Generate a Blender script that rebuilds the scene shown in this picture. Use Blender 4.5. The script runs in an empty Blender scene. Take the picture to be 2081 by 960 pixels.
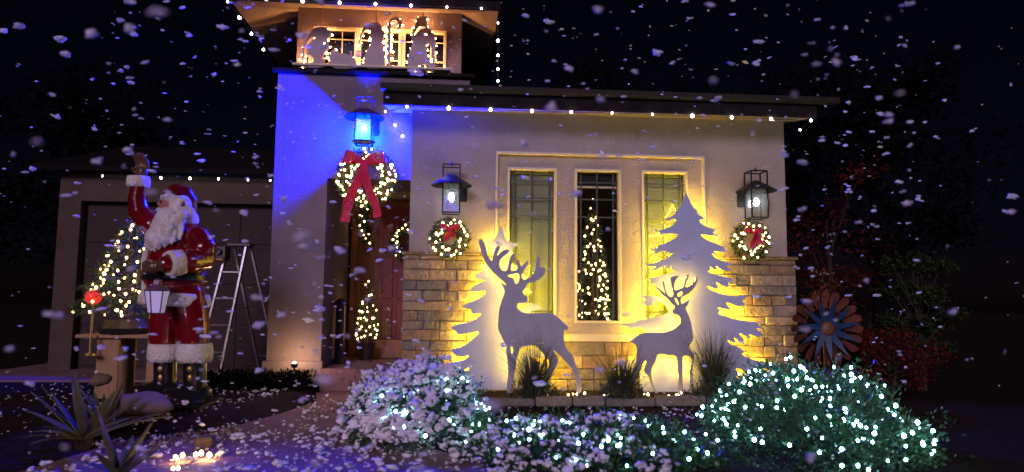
import bpy, bmesh, math, random
import numpy as np
from mathutils import Vector, Matrix
from mathutils import noise as mnoise

R = math.radians
random.seed(7)
RNG = np.random.default_rng(11)
scene = bpy.context.scene
COL = scene.collection

# ------------------------------------------------------------------ camera
YAW, PITCH, ROLL = R(4.49), R(5.52), R(0.516)
CAM = Vector((0.0, -8.5, 1.05))
FPX, CXP, CYP = 1450.0, 1040.5, 480.0          # focal length / centre in photograph pixels
FWD = Vector((math.sin(YAW) * math.cos(PITCH), math.cos(YAW) * math.cos(PITCH), math.sin(PITCH)))
_r0 = Vector((math.cos(YAW), -math.sin(YAW), 0))
_u0 = _r0.cross(FWD)
RGT = _r0 * math.cos(ROLL) + _u0 * math.sin(ROLL)
UPV = -_r0 * math.sin(ROLL) + _u0 * math.cos(ROLL)
cam_data = bpy.data.cameras.new('camera')
cam_data.sensor_width = 36.0
cam_data.lens = 36.0 * FPX / 2081.0
cam_data.clip_start = 0.05
cam_data.clip_end = 500
cam = bpy.data.objects.new('camera', cam_data)
COL.objects.link(cam)
m3 = Matrix((RGT, UPV, -FWD)).transposed()
cam.matrix_world = Matrix.Translation(CAM) @ m3.to_4x4()
scene.camera = cam
cam_data.dof.use_dof = True
cam_data.dof.focus_distance = 8.6
cam_data.dof.aperture_fstop = 1.15

# ------------------------------------------------------------------ world, moonlight, exposure
SUN_EL, SUN_AZ = R(19), R(196)      # from behind the camera, a little to the left
world = bpy.data.worlds.new('World')
scene.world = world
world.use_nodes = True
nt = world.node_tree
bg = nt.nodes['Background']
sky = nt.nodes.new('ShaderNodeTexSky')
sky.sky_type = 'NISHITA'
sky.sun_disc = False
sky.sun_elevation = SUN_EL
sky.sun_rotation = SUN_AZ
sky.ozone_density = 10
tint = nt.nodes.new('ShaderNodeMix')          # town glow: a violet night sky
tint.data_type = 'RGBA'
tint.blend_type = 'MULTIPLY'
tint.inputs[0].default_value = 1.0
tint.inputs[7].default_value = (1.0, 0.36, 0.40, 1)
nt.links.new(sky.outputs[0], tint.inputs[6])
nt.links.new(tint.outputs[2], bg.inputs[0])
bg.inputs[1].default_value = 0.0016
sd = bpy.data.lights.new('night_light', 'SUN')
sd.energy = 1.15
sd.color = (0.90, 0.67, 1.0)
sd.angle = R(18)
so = bpy.data.objects.new('night_light', sd)
COL.objects.link(so)
_d = Vector((math.sin(SUN_AZ) * math.cos(SUN_EL), math.cos(SUN_AZ) * math.cos(SUN_EL), math.sin(SUN_EL)))
so.rotation_euler = _d.to_track_quat('Z', 'Y').to_euler()
scene.view_settings.view_transform = 'Standard'
scene.view_settings.look = 'None'
scene.view_settings.exposure = 0.2
scene.view_settings.gamma = 1.0
scene.view_settings.use_curve_mapping = False
scene.cycles.max_bounces = 6
scene.cycles.diffuse_bounces = 3
scene.cycles.glossy_bounces = 2
scene.cycles.transparent_max_bounces = 12
scene.cycles.sample_clamp_indirect = 3.0
scene.cycles.caustics_reflective = False
scene.cycles.caustics_refractive = False
scene.cycles.use_denoising = True


# ------------------------------------------------------------------ helpers
def at(u, v, Y):
    """point of the plane y = Y that the photograph shows at pixel (u, v)"""
    d = FWD + RGT * ((u - CXP) / FPX) - UPV * ((v - CYP) / FPX)
    return CAM + d * ((Y - CAM.y) / d.y)


def on_z(u, v, z=0.0):
    d = FWD + RGT * ((u - CXP) / FPX) - UPV * ((v - CYP) / FPX)
    return CAM + d * ((z - CAM.z) / d.z)


def pix(p):
    d = Vector(p) - CAM
    w = d.dot(FWD)
    return CXP + FPX * d.dot(RGT) / w, CYP - FPX * d.dot(UPV) / w, w


def tag(o, label=None, cat=None, group=None, kind=None):
    if label: o['label'] = label
    if cat: o['category'] = cat
    if group: o['group'] = group
    if kind: o['kind'] = kind
    return o


ORIGIN = {}


def thing(name, loc, label, cat, group=None):
    o = bpy.data.objects.new(name, None)
    o.empty_display_size = 0.1
    COL.objects.link(o)
    o.location = loc
    ORIGIN[o.name] = Vector(loc)
    tag(o, label, cat, group)
    return o


def link(name, me, parent=None, loc=None):
    """link mesh data; world coordinates are turned local to the root of the parent"""
    o = bpy.data.objects.new(name, me)
    COL.objects.link(o)
    org = Vector((0, 0, 0))
    if parent is not None:
        o.parent = parent
        org = ORIGIN.get(parent.name, Vector((0, 0, 0)))
        ORIGIN[o.name] = org
    if loc is not None:
        base = Vector(loc) - org
        if parent is not None and parent.parent is not None:
            base = base - parent.location
        o.location = base
    return o


class MB:
    def __init__(s):
        s.v, s.f, s.mi, s.cur = [], [], [], 0

    def add(s, vs, fs):
        b = len(s.v)
        s.v.extend([tuple(p) for p in vs])
        for f in fs:
            s.f.append([i + b for i in f])
            s.mi.append(s.cur)
        return s

    def box(s, x0, x1, y0, y1, z0, z1):
        vs = [(x0, y0, z0), (x1, y0, z0), (x1, y1, z0), (x0, y1, z0), (x0, y0, z1), (x1, y0, z1), (x1, y1, z1), (x0, y1, z1)]
        return s.add(vs, [(0, 3, 2, 1), (4, 5, 6, 7), (0, 1, 5, 4), (1, 2, 6, 5), (2, 3, 7, 6), (3, 0, 4, 7)])

    def obox(s, c, ax, ay, az, hx, hy, hz):
        c, ax, ay, az = Vector(c), Vector(ax).normalized(), Vector(ay).normalized(), Vector(az).normalized()
        vs = [c + ax * hx * i + ay * hy * j + az * hz * k for k in (-1, 1) for (i, j) in ((-1, -1), (1, -1), (1, 1), (-1, 1))]
        return s.add(vs, [(0, 3, 2, 1), (4, 5, 6, 7), (0, 1, 5, 4), (1, 2, 6, 5), (2, 3, 7, 6), (3, 0, 4, 7)])

    def beam(s, a, b, w, h, up=(0, 0, 1)):
        a, b = Vector(a), Vector(b)
        ax = (b - a).normalized()
        ay = Vector(up).cross(ax)
        if ay.length < 1e-4: ay = Vector((1, 0, 0))
        ay.normalize()
        az = ax.cross(ay)
        return s.obox((a + b) / 2, ax, ay, az, (b - a).length / 2, w / 2, h / 2)

    def tube(s, pts, rad, n=8, closed=False, caps=True):
        pts = [Vector(p) for p in pts]
        k = len(pts)
        if not hasattr(rad, '__len__'): rad = [rad] * k
        vs, fs = [], []
        prev = None
        for i, p in enumerate(pts):
            if closed:
                t = pts[(i + 1) % k] - pts[i - 1]
            else:
                t = pts[min(i + 1, k - 1)] - pts[max(i - 1, 0)]
            if t.length < 1e-9: t = Vector((0, 0, 1))
            t.normalize()
            if prev is None:
                prev = t.orthogonal().normalized()
            prev = prev - t * prev.dot(t)
            if prev.length < 1e-6: prev = t.orthogonal()
            prev.normalize()
            q = t.cross(prev)
            for j in range(n):
                a = 2 * math.pi * j / n
                vs.append(p + (prev * math.cos(a) + q * math.sin(a)) * rad[i])
        for i in range(k if closed else k - 1):
            for j in range(n):
                a, b = i * n + j, i * n + (j + 1) % n
                c, d = ((i + 1) % k) * n + (j + 1) % n, ((i + 1) % k) * n + j
                fs.append((a, b, c, d))
        if caps and not closed:
            fs.append(tuple(range(n - 1, -1, -1)))
            fs.append(tuple(range((k - 1) * n, k * n)))
        return s.add(vs, fs)

    def ball(s, c, r, nu=12, nv=8, M=None):
        c = Vector(c)
        if not hasattr(r, '__len__'): r = (r, r, r)
        vs, fs = [], []
        for i in range(nv + 1):
            th = math.pi * i / nv
            for j in range(nu):
                ph = 2 * math.pi * j / nu
                q = Vector((r[0] * math.sin(th) * math.cos(ph), r[1] * math.sin(th) * math.sin(ph), r[2] * math.cos(th)))
                if M is not None: q = M @ q
                vs.append(c + q)
        for i in range(nv):
            for j in range(nu):
                fs.append((i * nu + j, (i + 1) * nu + j, (i + 1) * nu + (j + 1) % nu, i * nu + (j + 1) % nu))
        return s.add(vs, fs)

    def lathe(s, c, prof, n=20, M=None):
        """profile of (radius, height) turned about z through c"""
        c = Vector(c)
        vs, fs = [], []
        for (r, z) in prof:
            for j in range(n):
                a = 2 * math.pi * j / n
                q = Vector((r * math.cos(a), r * math.sin(a), z))
                if M is not None: q = M @ q
                vs.append(c + q)
        for i in range(len(prof) - 1):
            for j in range(n):
                fs.append((i * n + j, i * n + (j + 1) % n, (i + 1) * n + (j + 1) % n, (i + 1) * n + j))
        return s.add(vs, fs)

    def ribbon(s, path, wdir, w, t=0.004):
        """flat band of width w along a path, with thickness"""
        path = [Vector(p) for p in path]
        vs, fs = [], []
        k = len(path)
        for i, p in enumerate(path):
            tg = (path[min(i + 1, k - 1)] - path[max(i - 1, 0)]).normalized()
            wd = Vector(wdir[i] if isinstance(wdir, list) else wdir)
            wd = (wd - tg * wd.dot(tg)).normalized()
            nn = tg.cross(wd)
            ww = w[i] if hasattr(w, '__len__') else w
            for a, b in ((-1, -1), (1, -1), (1, 1), (-1, 1)):
                vs.append(p + wd * a * ww / 2 + nn * b * t / 2)
        for i in range(k - 1):
            for j in range(4):
                fs.append((i * 4 + j, i * 4 + (j + 1) % 4, (i + 1) * 4 + (j + 1) % 4, (i + 1) * 4 + j))
        fs.append((3, 2, 1, 0))
        fs.append(tuple((k - 1) * 4 + j for j in range(4)))
        return s.add(vs, fs)

    def mesh(s, name, mats, org=(0, 0, 0), smooth=False):
        me = bpy.data.meshes.new(name)
        o = Vector(org)
        me.from_pydata([(p[0] - o.x, p[1] - o.y, p[2] - o.z) for p in s.v], [], s.f)
        for m in (mats if isinstance(mats, (list, tuple)) else [mats]):
            me.materials.append(m)
        me.polygons.foreach_set('material_index', s.mi)
        bm = bmesh.new()
        bm.from_mesh(me)
        bmesh.ops.recalc_face_normals(bm, faces=bm.faces)
        bm.to_mesh(me)
        bm.free()
        if smooth:
            me.polygons.foreach_set('use_smooth', [True] * len(me.polygons))
        me.update()
        return me

    def build(s, name, mats, parent=None, smooth=False, bevel=0.0):
        org = ORIGIN.get(parent.name, Vector((0, 0, 0))) if parent is not None else Vector((0, 0, 0))
        me = s.mesh(name, mats, org, smooth)
        if bevel > 0:
            bm = bmesh.new()
            bm.from_mesh(me)
            bmesh.ops.bevel(bm, geom=bm.edges[:], offset=bevel, segments=1, affect='EDGES', clamp_overlap=True)
            bm.to_mesh(me)
            bm.free()
        return link(name, me, parent)


def quads_mesh(name, V, mat, org=(0, 0, 0), n=4):
    """V: (N, n, 3) array of loose polygons (leaves, needles)"""
    N = V.shape[0]
    me = bpy.data.meshes.new(name)
    me.vertices.add(N * n)
    me.vertices.foreach_set('co', (V.reshape(-1, 3) - np.array(org)).astype(np.float32).ravel())
    me.loops.add(N * n)
    me.loops.foreach_set('vertex_index', np.arange(N * n, dtype=np.int32))
    me.polygons.add(N)
    me.polygons.foreach_set('loop_start', np.arange(0, N * n, n, dtype=np.int32))
    me.update(calc_edges=True)
    me.validate()
    me.materials.append(mat)
    return me


def leaf_cloud(P, D, size, aspect=0.45, jitter=0.6, rng=RNG):
    """diamond leaves at P pointing along D (+jitter)"""
    N = len(P)
    D = D + rng.normal(0, jitter, (N, 3))
    D /= np.linalg.norm(D, axis=1)[:, None] + 1e-9
    T = rng.normal(0, 1, (N, 3))
    S = np.cross(D, T)
    S /= np.linalg.norm(S, axis=1)[:, None] + 1e-9
    L = size * rng.uniform(0.6, 1.3, (N, 1))
    W = L * aspect
    a = P
    c = P + D * L
    m = P + D * L * 0.45
    nrm = np.cross(D, S) * L * 0.12
    return np.stack([a, m + S * W / 2 + nrm, c, m - S * W / 2 + nrm], axis=1)


# ------------------------------------------------------------------ materials
MATS = {}


def mat(name, col, rough=0.7, var=0.0, scale=8.0, bump=0.0, bscale=60.0, metal=0.0, spec=0.5, emit=None, estr=0.0, island=0.0, coat=0.0, col2=None, stretch=None, sss=0.0):
    if name in MATS: return MATS[name]
    m = bpy.data.materials.new(name)
    m.use_nodes = True
    n = m.node_tree.nodes
    l = m.node_tree.links
    b = n['Principled BSDF']
    b.inputs['Roughness'].default_value = rough
    b.inputs['Metallic'].default_value = metal
    b.inputs['Specular IOR Level'].default_value = spec
    b.inputs['Coat Weight'].default_value = coat
    b.inputs['Base Color'].default_value = (*col, 1)
    if sss: b.inputs['Subsurface Weight'].default_value = 0
    tc = n.new('ShaderNodeTexCoord')
    src = tc.outputs['Object']
    if stretch:
        mp = n.new('ShaderNodeMapping')
        mp.inputs['Scale'].default_value = stretch
        l.new(src, mp.inputs[0])
        src = mp.outputs[0]
    if var > 0 or col2 is not None:
        nz = n.new('ShaderNodeTexNoise')
        nz.inputs['Scale'].default_value = scale
        nz.inputs['Detail'].default_value = 6
        nz.inputs['Roughness'].default_value = 0.65
        l.new(src, nz.inputs['Vector'])
        rp = n.new('ShaderNodeValToRGB')
        rp.color_ramp.elements[0].position = 0.3
        rp.color_ramp.elements[1].position = 0.7
        if col2 is None:
            c0 = tuple(c * (1 - var) for c in col)
            c1 = tuple(min(1, c * (1 + var)) for c in col)
        else:
            c0, c1 = col, col2
        rp.color_ramp.elements[0].color = (*c0, 1)
        rp.color_ramp.elements[1].color = (*c1, 1)
        l.new(nz.outputs['Fac'], rp.inputs['Fac'])
        out = rp.outputs['Color']
        if island > 0:
            out = add_island(n, l, out, island)
        l.new(out, b.inputs['Base Color'])
    elif island > 0:
        rgb = n.new('ShaderNodeRGB')
        rgb.outputs[0].default_value = (*col, 1)
        l.new(add_island(n, l, rgb.outputs[0], island), b.inputs['Base Color'])
    if bump > 0:
        nb = n.new('ShaderNodeTexNoise')
        nb.inputs['Scale'].default_value = bscale
        nb.inputs['Detail'].default_value = 5
        l.new(src, nb.inputs['Vector'])
        bp = n.new('ShaderNodeBump')
        bp.inputs['Strength'].default_value = bump
        bp.inputs['Distance'].default_value = 0.02
        l.new(nb.outputs['Fac'], bp.inputs['Height'])
        l.new(bp.outputs['Normal'], b.inputs['Normal'])
    if emit is not None:
        b.inputs['Emission Color'].default_value = (*emit, 1)
        b.inputs['Emission Strength'].default_value = estr
    MATS[name] = m
    return m


def add_island(n, l, col_out, amt):
    ge = n.new('ShaderNodeNewGeometry')
    mr = n.new('ShaderNodeMapRange')
    mr.inputs['To Min'].default_value = 1 - amt
    mr.inputs['To Max'].default_value = 1 + amt
    l.new(ge.outputs['Random Per Island'], mr.inputs['Value'])
    hs = n.new('ShaderNodeHueSaturation')
    l.new(mr.outputs[0], hs.inputs['Value'])
    l.new(col_out, hs.inputs['Color'])
    return hs.outputs[0]


def glow(name, col, strength):
    if name in MATS: return MATS[name]
    m = bpy.data.materials.new(name)
    m.use_nodes = True
    n = m.node_tree.nodes
    n.remove(n['Principled BSDF'])
    e = n.new('ShaderNodeEmission')
    e.inputs[0].default_value = (*col, 1)
    e.inputs[1].default_value = strength
    m.node_tree.links.new(e.outputs[0], n['Material Output'].inputs[0])
    MATS[name] = m
    return m


def glass(name, tint=(1, 1, 1), refl=0.12, rough=0.03, haze=0.0):
    if name in MATS: return MATS[name]
    m = bpy.data.materials.new(name)
    m.use_nodes = True
    n = m.node_tree.nodes
    l = m.node_tree.links
    n.remove(n['Principled BSDF'])
    tr = n.new('ShaderNodeBsdfTransparent')
    tr.inputs[0].default_value = (*tint, 1)
    gl = n.new('ShaderNodeBsdfGlossy')
    gl.inputs['Roughness'].default_value = rough
    mx = n.new('ShaderNodeMixShader')
    mx.inputs[0].default_value = refl
    l.new(tr.outputs[0], mx.inputs[1])
    l.new(gl.outputs[0], mx.inputs[2])
    out = mx.outputs[0]
    if haze > 0:
        df = n.new('ShaderNodeBsdfTranslucent')
        m2 = n.new('ShaderNodeMixShader')
        m2.inputs[0].default_value = haze
        l.new(out, m2.inputs[1])
        l.new(df.outputs[0], m2.inputs[2])
        out = m2.outputs[0]
    l.new(out, n['Material Output'].inputs[0])
    MATS[name] = m
    return m


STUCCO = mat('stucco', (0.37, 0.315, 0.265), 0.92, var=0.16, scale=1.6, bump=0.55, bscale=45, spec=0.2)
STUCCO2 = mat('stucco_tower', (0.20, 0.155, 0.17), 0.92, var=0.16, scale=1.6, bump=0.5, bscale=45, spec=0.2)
TRIM = mat('trim_paint', (0.62, 0.54, 0.40), 0.6, var=0.06, scale=6)
MORTAR = mat('mortar', (0.16, 0.13, 0.10), 0.95, var=0.2, scale=30)
STONES = [mat('stone_%d' % i, c, 0.9, var=0.28, scale=9, bump=0.9, bscale=22, spec=0.2) for i, c in enumerate(
    [(0.31, 0.235, 0.15), (0.26, 0.20, 0.14), (0.20, 0.165, 0.13), (0.34, 0.27, 0.19), (0.25, 0.17, 0.105), (0.19, 0.165, 0.145)])]
ROOF = mat('roof_shingle', (0.010, 0.008, 0.009), 0.95, spec=0.1, var=0.4, scale=20, bump=0.6, bscale=40)
FASCIA = mat('fascia_paint', (0.018, 0.014, 0.014), 0.9, var=0.3, scale=12, spec=0.1)
GUTTER = mat('gutter_paint', (0.030, 0.027, 0.018), 0.7, var=0.2, scale=15, spec=0.2)
SOFFIT = mat('soffit_paint', (0.36, 0.29, 0.22), 0.8, var=0.1, scale=5)
BLACKMETAL = mat('black_metal', (0.012, 0.012, 0.014), 0.45, var=0.3, scale=40, metal=0.3)
BRONZE = mat('muntin_green', (0.035, 0.045, 0.032), 0.5)
BLIND = mat('blind_green', (0.30, 0.36, 0.22), 0.7, var=0.08, scale=4)
VALANCE = mat('valance_grey', (0.05, 0.06, 0.06), 0.8)
PANE = glass('window_glass', refl=0.035)
LAMPGLASS = glass('lantern_glass', (0.95, 0.97, 1.0), refl=0.06, rough=0.1, haze=0.05)
WOODDOOR = mat('door_wood', (0.20, 0.026, 0.014), 0.35, var=0.35, scale=5, stretch=(6, 6, 0.6), coat=0.3)
WOODPOST = mat('post_wood', (0.25, 0.105, 0.038), 0.5, var=0.3, scale=5, stretch=(6, 6, 0.6))
WOODPLANK = mat('plank_wood', (0.34, 0.20, 0.09), 0.7, var=0.25, scale=6, stretch=(4, 4, 0.5))
ROOMDARK = mat('room_paint', (0.05, 0.04, 0.035), 0.9)
GARAGE = mat('garage_brown', (0.036, 0.020, 0.016), 0.8, var=0.2, scale=4)
CONCRETE = mat('path_concrete', (0.23, 0.115, 0.115), 0.85, var=0.3, scale=2.5, bump=0.5, bscale=30)
SOIL = mat('soil_mulch', (0.022, 0.014, 0.011), 0.98, spec=0.08, var=0.6, scale=14, bump=1.0, bscale=25)
EDGING = mat('edging_stone', (0.22, 0.15, 0.085), 0.9, var=0.35, scale=10, bump=0.8, bscale=25)
CUTOUT = mat('cutout_paint', (0.43, 0.46, 0.66), 0.6, var=0.07, scale=5, bump=0.15, bscale=20)
CUTDEER = mat('deer_paint', (0.40, 0.37, 0.42), 0.65, var=0.14, scale=6, bump=0.15, bscale=20)
FIGPAINT = mat('figure_paint', (0.44, 0.36, 0.38), 0.7, var=0.06, scale=6)
LEAF = mat('shrub_leaf', (0.028, 0.085, 0.028), 0.35, var=0.5, scale=5, island=0.6)
NEEDLE = mat('needle_green', (0.022, 0.060, 0.018), 0.5, var=0.4, scale=6, island=0.6)
GRASSM = mat('grass_blade', (0.050, 0.055, 0.020), 0.6, var=0.4, scale=6, island=0.6)
YUCCA = mat('yucca_leaf', (0.12, 0.125, 0.055), 0.65, spec=0.15, var=0.35, scale=6)
REDLEAF = mat('red_leaf', (0.075, 0.009, 0.007), 0.8, spec=0.1, var=0.4, scale=4, island=0.6)
RUSTLEAF = mat('rust_leaf', (0.12, 0.032, 0.010), 0.5, var=0.4, scale=4, island=0.6)
DARKLEAF = mat('dark_leaf', (0.005, 0.005, 0.005), 0.95, spec=0.05, var=0.4, scale=4, island=0.6)
CONIFER = mat('conifer_leaf', (0.022, 0.034, 0.009), 0.9, spec=0.1, var=0.4, scale=4, island=0.6)
BARK = mat('bark', (0.035, 0.024, 0.016), 0.9, var=0.4, scale=20, bump=0.8, bscale=30)
WIRE = mat('wire_green', (0.010, 0.018, 0.010), 0.6)
WIREW = mat('wire_dark', (0.03, 0.026, 0.024), 0.6)
SNOW = mat('foam_snow', (0.84, 0.80, 0.86), 0.9, var=0.06, scale=20, bump=0.3, bscale=80)
REDSUIT = mat('gloss_red', (0.16, 0.003, 0.006), 0.20, var=0.45, scale=3, bump=0.25, bscale=9, coat=0.45, spec=0.5)
FUR = mat('fur_trim', (0.74, 0.66, 0.56), 0.6, var=0.10, scale=14, bump=1.0, bscale=38)
BEARD = mat('beard_white', (0.70, 0.63, 0.58), 0.45, var=0.14, scale=9, bump=0.8, bscale=24, stretch=(1, 1, 0.5))
SKIN = mat('statue_skin', (0.42, 0.20, 0.12), 0.4, var=0.08, scale=6)
GLOVE = mat('statue_glove', (0.12, 0.055, 0.03), 0.3, var=0.2, scale=8)
BOOT = mat('boot_black', (0.010, 0.009, 0.010), 0.28, var=0.3, scale=10)
LEATHER = mat('belt_black', (0.012, 0.010, 0.010), 0.3)
GOLD = mat('gold_paint', (0.50, 0.34, 0.11), 0.35, metal=0.7, var=0.15, scale=12)
ALU = mat('aluminium', (0.42, 0.40, 0.41), 0.42, metal=0.8, var=0.2, scale=20)
PLASTIC = mat('black_plastic', (0.012, 0.012, 0.014), 0.4)
RIBBON = mat('red_ribbon', (0.62, 0.014, 0.055), 0.5, var=0.3, scale=10)
SPINBLUE = mat('spinner_blue', (0.018, 0.050, 0.12), 0.5, var=0.3, scale=10)
SPINRUST = mat('spinner_rust', (0.10, 0.020, 0.010), 0.8, var=0.4, scale=8)
SPINHUB = mat('spinner_hub', (0.19, 0.075, 0.03), 0.5, var=0.2, scale=8)
ROCK1 = mat('boulder_tan', (0.17, 0.105, 0.06), 0.9, var=0.3, scale=6, bump=0.9, bscale=14)
ROCK2 = mat('boulder_mauve', (0.20, 0.14, 0.14), 0.9, var=0.25, scale=6, bump=0.9, bscale=14)
GRAVEL = mat('pebble', (0.30, 0.21, 0.15), 0.85, var=0.3, scale=6, island=0.45)
POT = mat('dark_pot', (0.02, 0.016, 0.014), 0.5)

B_COOL = glow('bulb_cool', (0.40, 0.84, 1.0), 36)
B_EAVE = glow('bulb_eave', (1.0, 0.93, 1.0), 26)
B_WARM = glow('bulb_warm', (1.0, 0.56, 0.20), 16)
B_AMBER = glow('bulb_amber', (1.0, 0.42, 0.14), 130)
B_WREATH = glow('bulb_wreath', (1.0, 0.60, 0.24), 24)
B_SCONCE = glow('bulb_sconce', (0.86, 0.94, 1.0), 22)
STRIP = glow('led_yellow', (1.0, 0.63, 0.03), 118)
STRIP2 = glow('led_yellow_small', (1.0, 0.63, 0.035), 36)
B_GROUND = glow('bulb_ground', (1.0, 0.74, 0.30), 30)
B_PATH = glow('bulb_path', (1.0, 0.62, 0.20), 110)
PANE2 = glass('clerestory_glass', (0.5, 0.5, 0.6), refl=0.012, rough=0.3)
REDGLOBE = mat('red_globe', (0.5, 0.02, 0.015), 0.3, emit=(1.0, 0.05, 0.03), estr=0.55)

FLAKE = bpy.data.materials.new('foam_flake')       # airy, half see-through foam
FLAKE.use_nodes = True
_n, _l = FLAKE.node_tree.nodes, FLAKE.node_tree.links
_b = _n['Principled BSDF']
_b.inputs['Base Color'].default_value = (0.86, 0.82, 0.90, 1)
_b.inputs['Roughness'].default_value = 0.9
_t = _n.new('ShaderNodeBsdfTransparent')
_z = _n.new('ShaderNodeTexNoise')
_z.inputs['Scale'].default_value = 60
_tc = _n.new('ShaderNodeTexCoord')
_m = _n.new('ShaderNodeMapRange')
_m.inputs['From Min'].default_value = 0.35
_m.inputs['From Max'].default_value = 0.7
_m.inputs['To Min'].default_value = 0.1
_m.inputs['To Max'].default_value = 0.75
_x = _n.new('ShaderNodeMixShader')
_l.new(_tc.outputs['Object'], _z.inputs['Vector'])
_l.new(_z.outputs['Fac'], _m.inputs['Value'])
_l.new(_m.outputs[0], _x.inputs[0])
_l.new(_b.outputs[0], _x.inputs[1])
_l.new(_t.outputs[0], _x.inputs[2])
_l.new(_x.outputs[0], _n['Material Output'].inputs[0])

_bulbs = {}


def bulb_mesh(m, r):
    k = (m.name, round(r, 4))
    if k not in _bulbs:
        bm = bmesh.new()
        bmesh.ops.create_icosphere(bm, subdivisions=1, radius=r)
        for v in bm.verts: v.co.z *= 1.15
        me = bpy.data.meshes.new('bulb')
        bm.to_mesh(me)
        bm.free()
        me.materials.append(m)
        me.polygons.foreach_set('use_smooth', [True] * len(me.polygons))
        _bulbs[k] = me
    return _bulbs[k]


def bulbs(parent, pts, m, r):
    kinds = [bulb_mesh(m, r * k) for k in (0.72, 0.9, 1.0, 1.15)]
    for i, p in enumerate(pts):
        link('bulb', kinds[(i * 7 + i // 3) % 4], parent, p)


def light_string(pts, m, r, label, wire_mat=WIREW, wire_r=0.004, group='string lights', wire_pts=None, closed=False):
    s = thing('string_lights', pts[0], label, 'lights', group)
    MB().tube(wire_pts or pts, wire_r, 4, closed=closed).build('wire', wire_mat, s)
    bulbs(s, pts, m, r)
    return s


# ------------------------------------------------------------------ the setting
def sheet(name, poly, z, material, n=1, rough=0.0):
    me = bpy.data.meshes.new(name)
    bm = bmesh.new()
    vs = [bm.verts.new((p[0], p[1], z)) for p in poly]
    bm.faces.new(vs)
    bmesh.ops.recalc_face_normals(bm, faces=bm.faces)
    for f in bm.faces:
        if f.normal.z < 0: f.normal_flip()
    bm.to_mesh(me)
    bm.free()
    me.materials.append(material)
    return tag(link(name, me), kind='structure')


sheet('ground', [(-150, -120), (150, -120), (150, 200), (-150, 200)], -0.012, SOIL)
path_poly = [(-2.35, -6.5), (0.4, -6.5), (0.2, -3.6), (-0.45, -2.7), (-0.7, -1.6), (-0.62, -0.2), (-0.62, 0.30), (-1.62, 0.30), (-1.55, -0.35), (-2.0, -1.55), (-2.5, -2.7), (-2.7, -4.0)]
sheet('path', path_poly, -0.004, CONCRETE)
# raised bed under the deer, behind a rough stone edging
MB().box(-0.60, 4.9, -0.86, 0.02, -0.01, 0.055).build('garden_bed', SOIL)['kind'] = 'structure'
# raised bed where the statue stands
bedm = MB()
bp = [on_z(360, 842, 0.0), on_z(470, 815, 0.0), on_z(585, 792, 0.0), on_z(690, 772, 0.0)]
bed_poly = [(-1.95, -2.45), (-1.62, -1.35), (-1.45, -0.5), (-1.62, 0.33), (-1.7, 0.9), (-5.9, 0.9), (-5.9, -3.6), (-3.6, -3.6), (-2.75, -2.95)]
k = len(bed_poly)
bedm.add([(x, y, -0.01) for x, y in bed_poly] + [(x + (-3.6 - x) * 0.16, y + (-1.4 - y) * 0.16, 0.085) for x, y in bed_poly],
         [tuple(range(k, 2 * k))] + [(i, (i + 1) % k, k + (i + 1) % k, k + i) for i in range(k)])
bedm.build('planting_bed', SOIL)['kind'] = 'structure'
MB().box(-6.2, -2.26, 0.625, 4.2, -0.008, 0.10).build('driveway', CONCRETE)['kind'] = 'structure'

# ------------------------------------------------------------------ the house
house = thing('house', (1.0, 1.0, 0.0), 'beige stucco house with stone base, entry tower and dark roofs', 'house')
WX0, WX1, WTOP = -0.555, 4.08, 3.41
RX0, RX1, RTOP, RBOT = 0.48, 3.035, 2.885, 0.66
WINS = [(0.61, 1.215), (1.437, 2.01), (2.268, 2.85)]
WZ0, WZ1 = 0.84, 2.72
w = MB()
w.box(WX0, RX0, 0, 0.3, 0, WTOP)
w.box(RX1, WX1, 0, 0.3, 0, WTOP)
w.box(RX0, RX1, 0.0, 0.3, RTOP, WTOP)
w.box(RX0, RX1, 0.0, 0.3, 0, RBOT)
# sides of the bay going back
w.box(WX0 + 0.002, WX0 + 0.25, 0.3, 3.5, 0, WTOP)
w.box(WX1 - 0.25, WX1 - 0.002, 0.3, 5.0, 0, WTOP)
bay = w.build('bay_wall', STUCCO, house)
# recessed panel with three openings
q = MB()
y0, y1 = 0.045, 0.25
xs = [RX0] + [c for p in WINS for c in p] + [RX1]
for i in range(0, len(xs), 2):
    q.box(xs[i], xs[i + 1], y0, y1, RBOT + 0.05, RTOP)
for a, b in WINS:
    q.box(a, b, y0, y1, RBOT + 0.05, WZ0)
    q.box(a, b, y0, y1, WZ1, RTOP)
q.build('window_surround', STUCCO, house)
MB().box(RX0 - 0.03, RX1 + 0.03, -0.10, 0.06, RBOT - 0.03, RBOT + 0.05).build('window_sill', TRIM, house, bevel=0.008)
e = MB()
e.box(RX0 - 0.012, RX1 + 0.012, -0.022, 0.044, RTOP - 0.012, RTOP + 0.018)
e.box(RX0 - 0.018, RX0 + 0.010, -0.02, 0.044, RBOT + 0.06, RTOP - 0.013)
e.box(RX1 - 0.010, RX1 + 0.018, -0.02, 0.044, RBOT + 0.06, RTOP - 0.013)
e.build('surround_edge', TRIM, house, bevel=0.004)

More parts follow.
